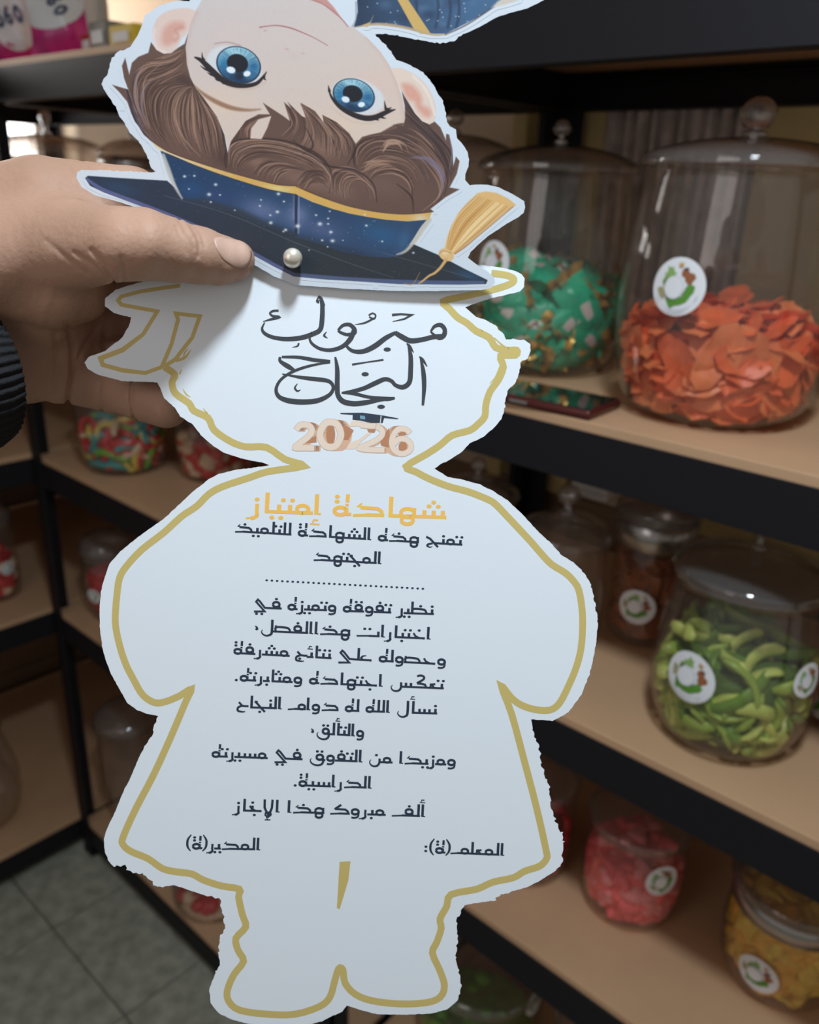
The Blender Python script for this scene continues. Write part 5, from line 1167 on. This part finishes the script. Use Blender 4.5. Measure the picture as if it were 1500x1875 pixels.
c4[:, :3] = np.where(cc <= .04045, cc / 12.92, ((cc + .055) / 1.055) ** 2.4); ca.data.foreach_set('color', c4.ravel())
mp = bpy.data.materials.new('cartoon_print'); mp.use_nodes = True; nt = mp.node_tree; b_ = nt.nodes['Principled BSDF']; b_.inputs['Roughness'].default_value = .62
at = nt.nodes.new('ShaderNodeAttribute'); at.attribute_name = 'print'; nt.links.new(at.outputs['Color'], b_.inputs['Base Color'])
me.materials.append(mp); po = bpy.data.objects.new('cartoon_print', me); link(po, cover)
po['label'] = 'upside down cartoon child with blue eyes, curly brown hair and navy graduation cap'

# the rest of the upside down gown, above the picture
flat('gown_print', [[(652, -59), (940, -59), (1018, -88), (1000, -190), (962, -282), (890, -362), (700, -384), (455, -374), (345, -318), (305, -245), (300, -150), (326, -84), (372, -59), (560, -59)]], mat('gown_ink', srgb(46, 70, 104), .6, noise=.25, nscale=60), cover, fn=CC)
# pearl brad that joins the two sheets
pc_ = CC(538.5, 478); n_ = -(R @ np.array([0, 0, 1.0])); rp = 17.8 * depth_of(pc_) / F
bm = bmesh.new(); bmesh.ops.create_uvsphere(bm, u_segments=40, v_segments=24, radius=rp)
me = bpy.data.meshes.new('pearl_brad'); bm.to_mesh(me); bm.free(); me.materials.append(mat('pearl', srgb(226, 216, 200), .3, metal=.45, coat=1.0)); me.polygons.foreach_set('use_smooth', [True] * len(me.polygons))
pb = bpy.data.objects.new('pearl_brad', me); link(pb, card); pb.location = pc_ + n_ * rp * 1.0 - card_o; pb['label'] = 'shiny pearl head brad'
# ---------------------------------------------------------------- hand
import openvdb
KP = CD / F                      # metres per pixel at the sheet
def H3(px, py, z):               # z in pixels, towards the viewer from the sheet
    t = CD / (F - TILT * (py - 937.5)); return CAM + ray(px, py) * (t * (1 - z * KP / (F * t)))
PR = [  # chains of (px, py, z, r), group
 ([(-110,405,-110,84),(60,372,-100,88),(230,388,-118,84),(330,432,-118,62)], 22),
 ([(-80,480,-60,110),(60,450,-42,98),(120,450,-2,88),(215,447,80,68)], 24),
 ([(215,447,80,68),(256,447,80,67),(320,459,57,58),(365,468,38,52),(400,476,21,46),(428,477,12,39)], 10),
 ([(40,490,-80,104),(105,512,-66,92),(142,524,-66,68)], 16),
 ([(-90,640,-190,112),(50,640,-190,98),(90,640,-195,92)], 12),
 ([(70,560,-150,100),(120,600,-215,80)], 12),
 ([(110,690,-160,50),(158,700,-160,43)], 10),
 ([(160,700,-160,44),(206,712,-135,46)], 9),
 ([(216,712,-118,44),(262,726,-82,45),(305,740,-62,44)], 7),
 ([(110,640,-190,60),(200,650,-220,50),(300,668,-190,46),(380,680,-120,40)], 8),
 ([(100,580,-180,70),(220,570,-230,52),(330,590,-200,48),(420,600,-120,40)], 8),
 ([(100,500,-150,80),(240,480,-190,60),(360,500,-170,50),(440,520,-90,42)], 8)]
VS = 3.0
bx0, by0, bz0 = -190, 250, -330; nx, ny, nz = int((500 - bx0) / VS), int((860 - by0) / VS), int((190 - bz0) / VS)
gxh = (bx0 + VS * np.arange(nx))[:, None, None]; gyh = (by0 + VS * np.arange(ny))[None, :, None]; gzh = (bz0 + VS * np.arange(nz))[None, None, :]
D = np.full((nx, ny, nz), 1e3, np.float32)
def smin(a, b, k):
    h = np.clip(.5 + .5 * (b - a) / k, 0, 1); return b * (1 - h) + a * h - k * h * (1 - h)
for ch, k in PR:
    dd = np.full(D.shape, 1e3, np.float32)
    for a, b in zip(ch[:-1], ch[1:]):
        A_ = np.array(a[:3], float); e = np.array(b[:3], float) - A_; L2 = e.dot(e)
        t = np.clip(((gxh - A_[0]) * e[0] + (gyh - A_[1]) * e[1] + (gzh - A_[2]) * e[2]) / L2, 0, 1)
        d = np.sqrt((gxh - A_[0] - t * e[0]) ** 2 + (gyh - A_[1] - t * e[1]) ** 2 + (gzh - A_[2] - t * e[2]) ** 2) - (a[3] + (b[3] - a[3]) * t)
        dd = smin(dd, d.astype(np.float32), 6)
    D = smin(D, dd, k)
# flatten the thumb tip a little where the nail sits, and carve skin folds
def groove(pts, w, depth, zlo=-400, zhi=400):
    global D
    Q = np.array(crom(pts, 4)); best = np.full((nx, ny), 1e9)
    for a, b in zip(Q[:-1], Q[1:]):
        e = (b - a)[:2]; L2 = e.dot(e) + 1e-9; t = np.clip(((gxh[:, :, 0] - a[0]) * e[0] + (gyh[:, :, 0] - a[1]) * e[1]) / L2, 0, 1)
        best = np.minimum(best, (gxh[:, :, 0] - a[0] - t * e[0]) ** 2 + (gyh[:, :, 0] - a[1] - t * e[1]) ** 2)
    zm = ((gzh > zlo) & (gzh < zhi)).astype(np.float32)
    D = D + (depth * np.exp(-best / (w * w)))[:, :, None].astype(np.float32) * zm
for P, w, dp in (([(208,514),(192,488),(168,458)], 4, 5), ([(196,508),(170,484),(136,462)], 4, 3.5), ([(160,500),(120,470),(84,440)], 4, 2.5), ([(225,512),(228,490),(222,470)], 4, 2.5),
                 ([(328,402),(340,425),(352,440),(356,455)], 3.4, 3.2), ([(340,403),(356,424),(364,448),(362,470)], 3.2, 3.0), ([(350,408),(368,430),(374,452)], 3, 2.2), ([(322,416),(334,440),(344,466)], 3, 1.8),
                 ([(124,596),(132,640),(130,690),(124,738)], 5, 6), ([(186,588),(150,640),(128,700),(124,735)], 4, 4), ([(100,612),(104,660),(98,720)], 4, 3.5), ([(186,690),(182,724),(188,752)], 4, 5), ([(244,690),(240,730),(248,772)], 4, 6), ([(200,560),(192,600),(190,640)], 5, 5),
                 ([(118,300),(140,325),(172,350)], 4, 2.2), ([(150,296),(166,312),(186,326)], 3, 1.8)):
    groove(P, w, dp)
grid = openvdb.FloatGrid(); grid.copyFromArray(D); grid.transform = openvdb.createLinearTransform(voxelSize=1.0)
pts, quads = grid.convertToQuads(isovalue=0.0)
pts = pts * VS + np.array([bx0, by0, bz0])
Vh = np.array([H3(*p) for p in pts]); org = H3(0, 560, -60)
# keep the largest piece, orient outwards
hand = meshobj('person', Vh - org, quads.tolist(), None, mats=[mat('skin', srgb(170, 133, 112), .6, spec=.35, sss=.14, noise=.07, nscale=26, bump=.35, bscale=420)], smooth=True)
bm = bmesh.new(); bm.from_mesh(hand.data); bmesh.ops.recalc_face_normals(bm, faces=bm.faces)
for _ in range(2): bmesh.ops.smooth_vert(bm, verts=bm.verts, factor=.5, use_axis_x=True, use_axis_y=True, use_axis_z=True)
bm.to_mesh(hand.data); bvh = BVHTree.FromBMesh(bm); bm.free()
hand.location = org
tag(hand, 'left hand in a black ribbed sleeve pinching the certificate between thumb and fingers', 'person')
# thumb nail
NO = [(392,437),(402,434),(416,433),(432,435),(447,440),(456,448),(461,460),(461,472),(457,482),(448,489),(440,490),(429,488),(420,483),(410,476),(402,465),(396,452)]
NO = [tuple(p) for p in crom(NO, 3, True)]; ncx, ncy = 424, 468
V = []; Fc = []; n = len(NO); RG = 7; org_v = Vector(org)
def hit(px, py):
    d = Vector(ray(px, py)).normalized(); o = Vector(CAM) - org_v; h = bvh.ray_cast(o, d); return h
for q in range(RG + 1):
    s = q / RG
    for (x, y) in NO:
        kk = 1.0; h = None
        while h is None or h[0] is None:
            px, py = ncx + (x - ncx) * s * kk, ncy + (y - ncy) * s * kk; h = hit(px, py); kk -= .04
            if kk < 0: break
        lift = (1.8 - 1.0 * s ** 3) * KP
        V.append(np.array(h[0]) - ray(px, py) / np.linalg.norm(ray(px, py)) * lift)
for q in range(RG):
    for i in range(n): i2 = (i + 1) % n; Fc.append((q * n + i, q * n + i2, (q + 1) * n + i2, (q + 1) * n + i))
nail = meshobj('thumb_nail', V, Fc, mat('nail', srgb(194, 154, 136), .45, sss=.15), hand, True); nail['label'] = 'short pale thumb nail'
md = nail.modifiers.new('t', 'SOLIDIFY'); md.thickness = .0004; md.offset = -1
# ribbed sleeve: closed tube with knit ribs along its length
M_knit = mat('black_knit', srgb(16, 16, 21), .9, bump=.8, bscale=900)
ax0 = np.array([-420, 790, 110.]); ax1 = np.array([-12, 682, -95.]); axis = ax1 - ax0; La = np.linalg.norm(axis); axis /= La
e1 = np.cross(axis, [0, 0, 1.]); e1 /= np.linalg.norm(e1); e2 = np.cross(axis, e1)
V = []; Fc = []; NS, NA = 44, 360
def sl_r(t): return 150 - 20 * t + 5 * math.sin(t * 9) - (10 * max(0, t - .93) / .07)
def sl_pt(t, a, inset=0):
    rr = sl_r(t) - inset + 2.6 * math.sin(a * 46) * (1 if inset == 0 else 0)
    # opening plane leans: the viewer's side of the cuff reaches further
    ext = 0.0
    c_ = ax0 + axis * (t * (La + ext * t))
    return c_ + e1 * rr * math.cos(a) + e2 * rr * math.sin(a)
rings = [(t, 0) for t in np.linspace(0, 1, NS)] + [(1.0, 5), (.985, 12), (.9, 14), (.6, 14)]
for t, ins in rings:
    for i in range(NA): V.append(H3(*sl_pt(t, 2 * math.pi * i / NA, ins)) - org)
for q in range(len(rings) - 1):
    for i in range(NA): i2 = (i + 1) % NA; Fc.append((q * NA + i, q * NA + i2, (q + 1) * NA + i2, (q + 1) * NA + i))
sv = meshobj('sleeve', V, Fc, M_knit, hand, True); sv['label'] = 'black ribbed knit cuff'
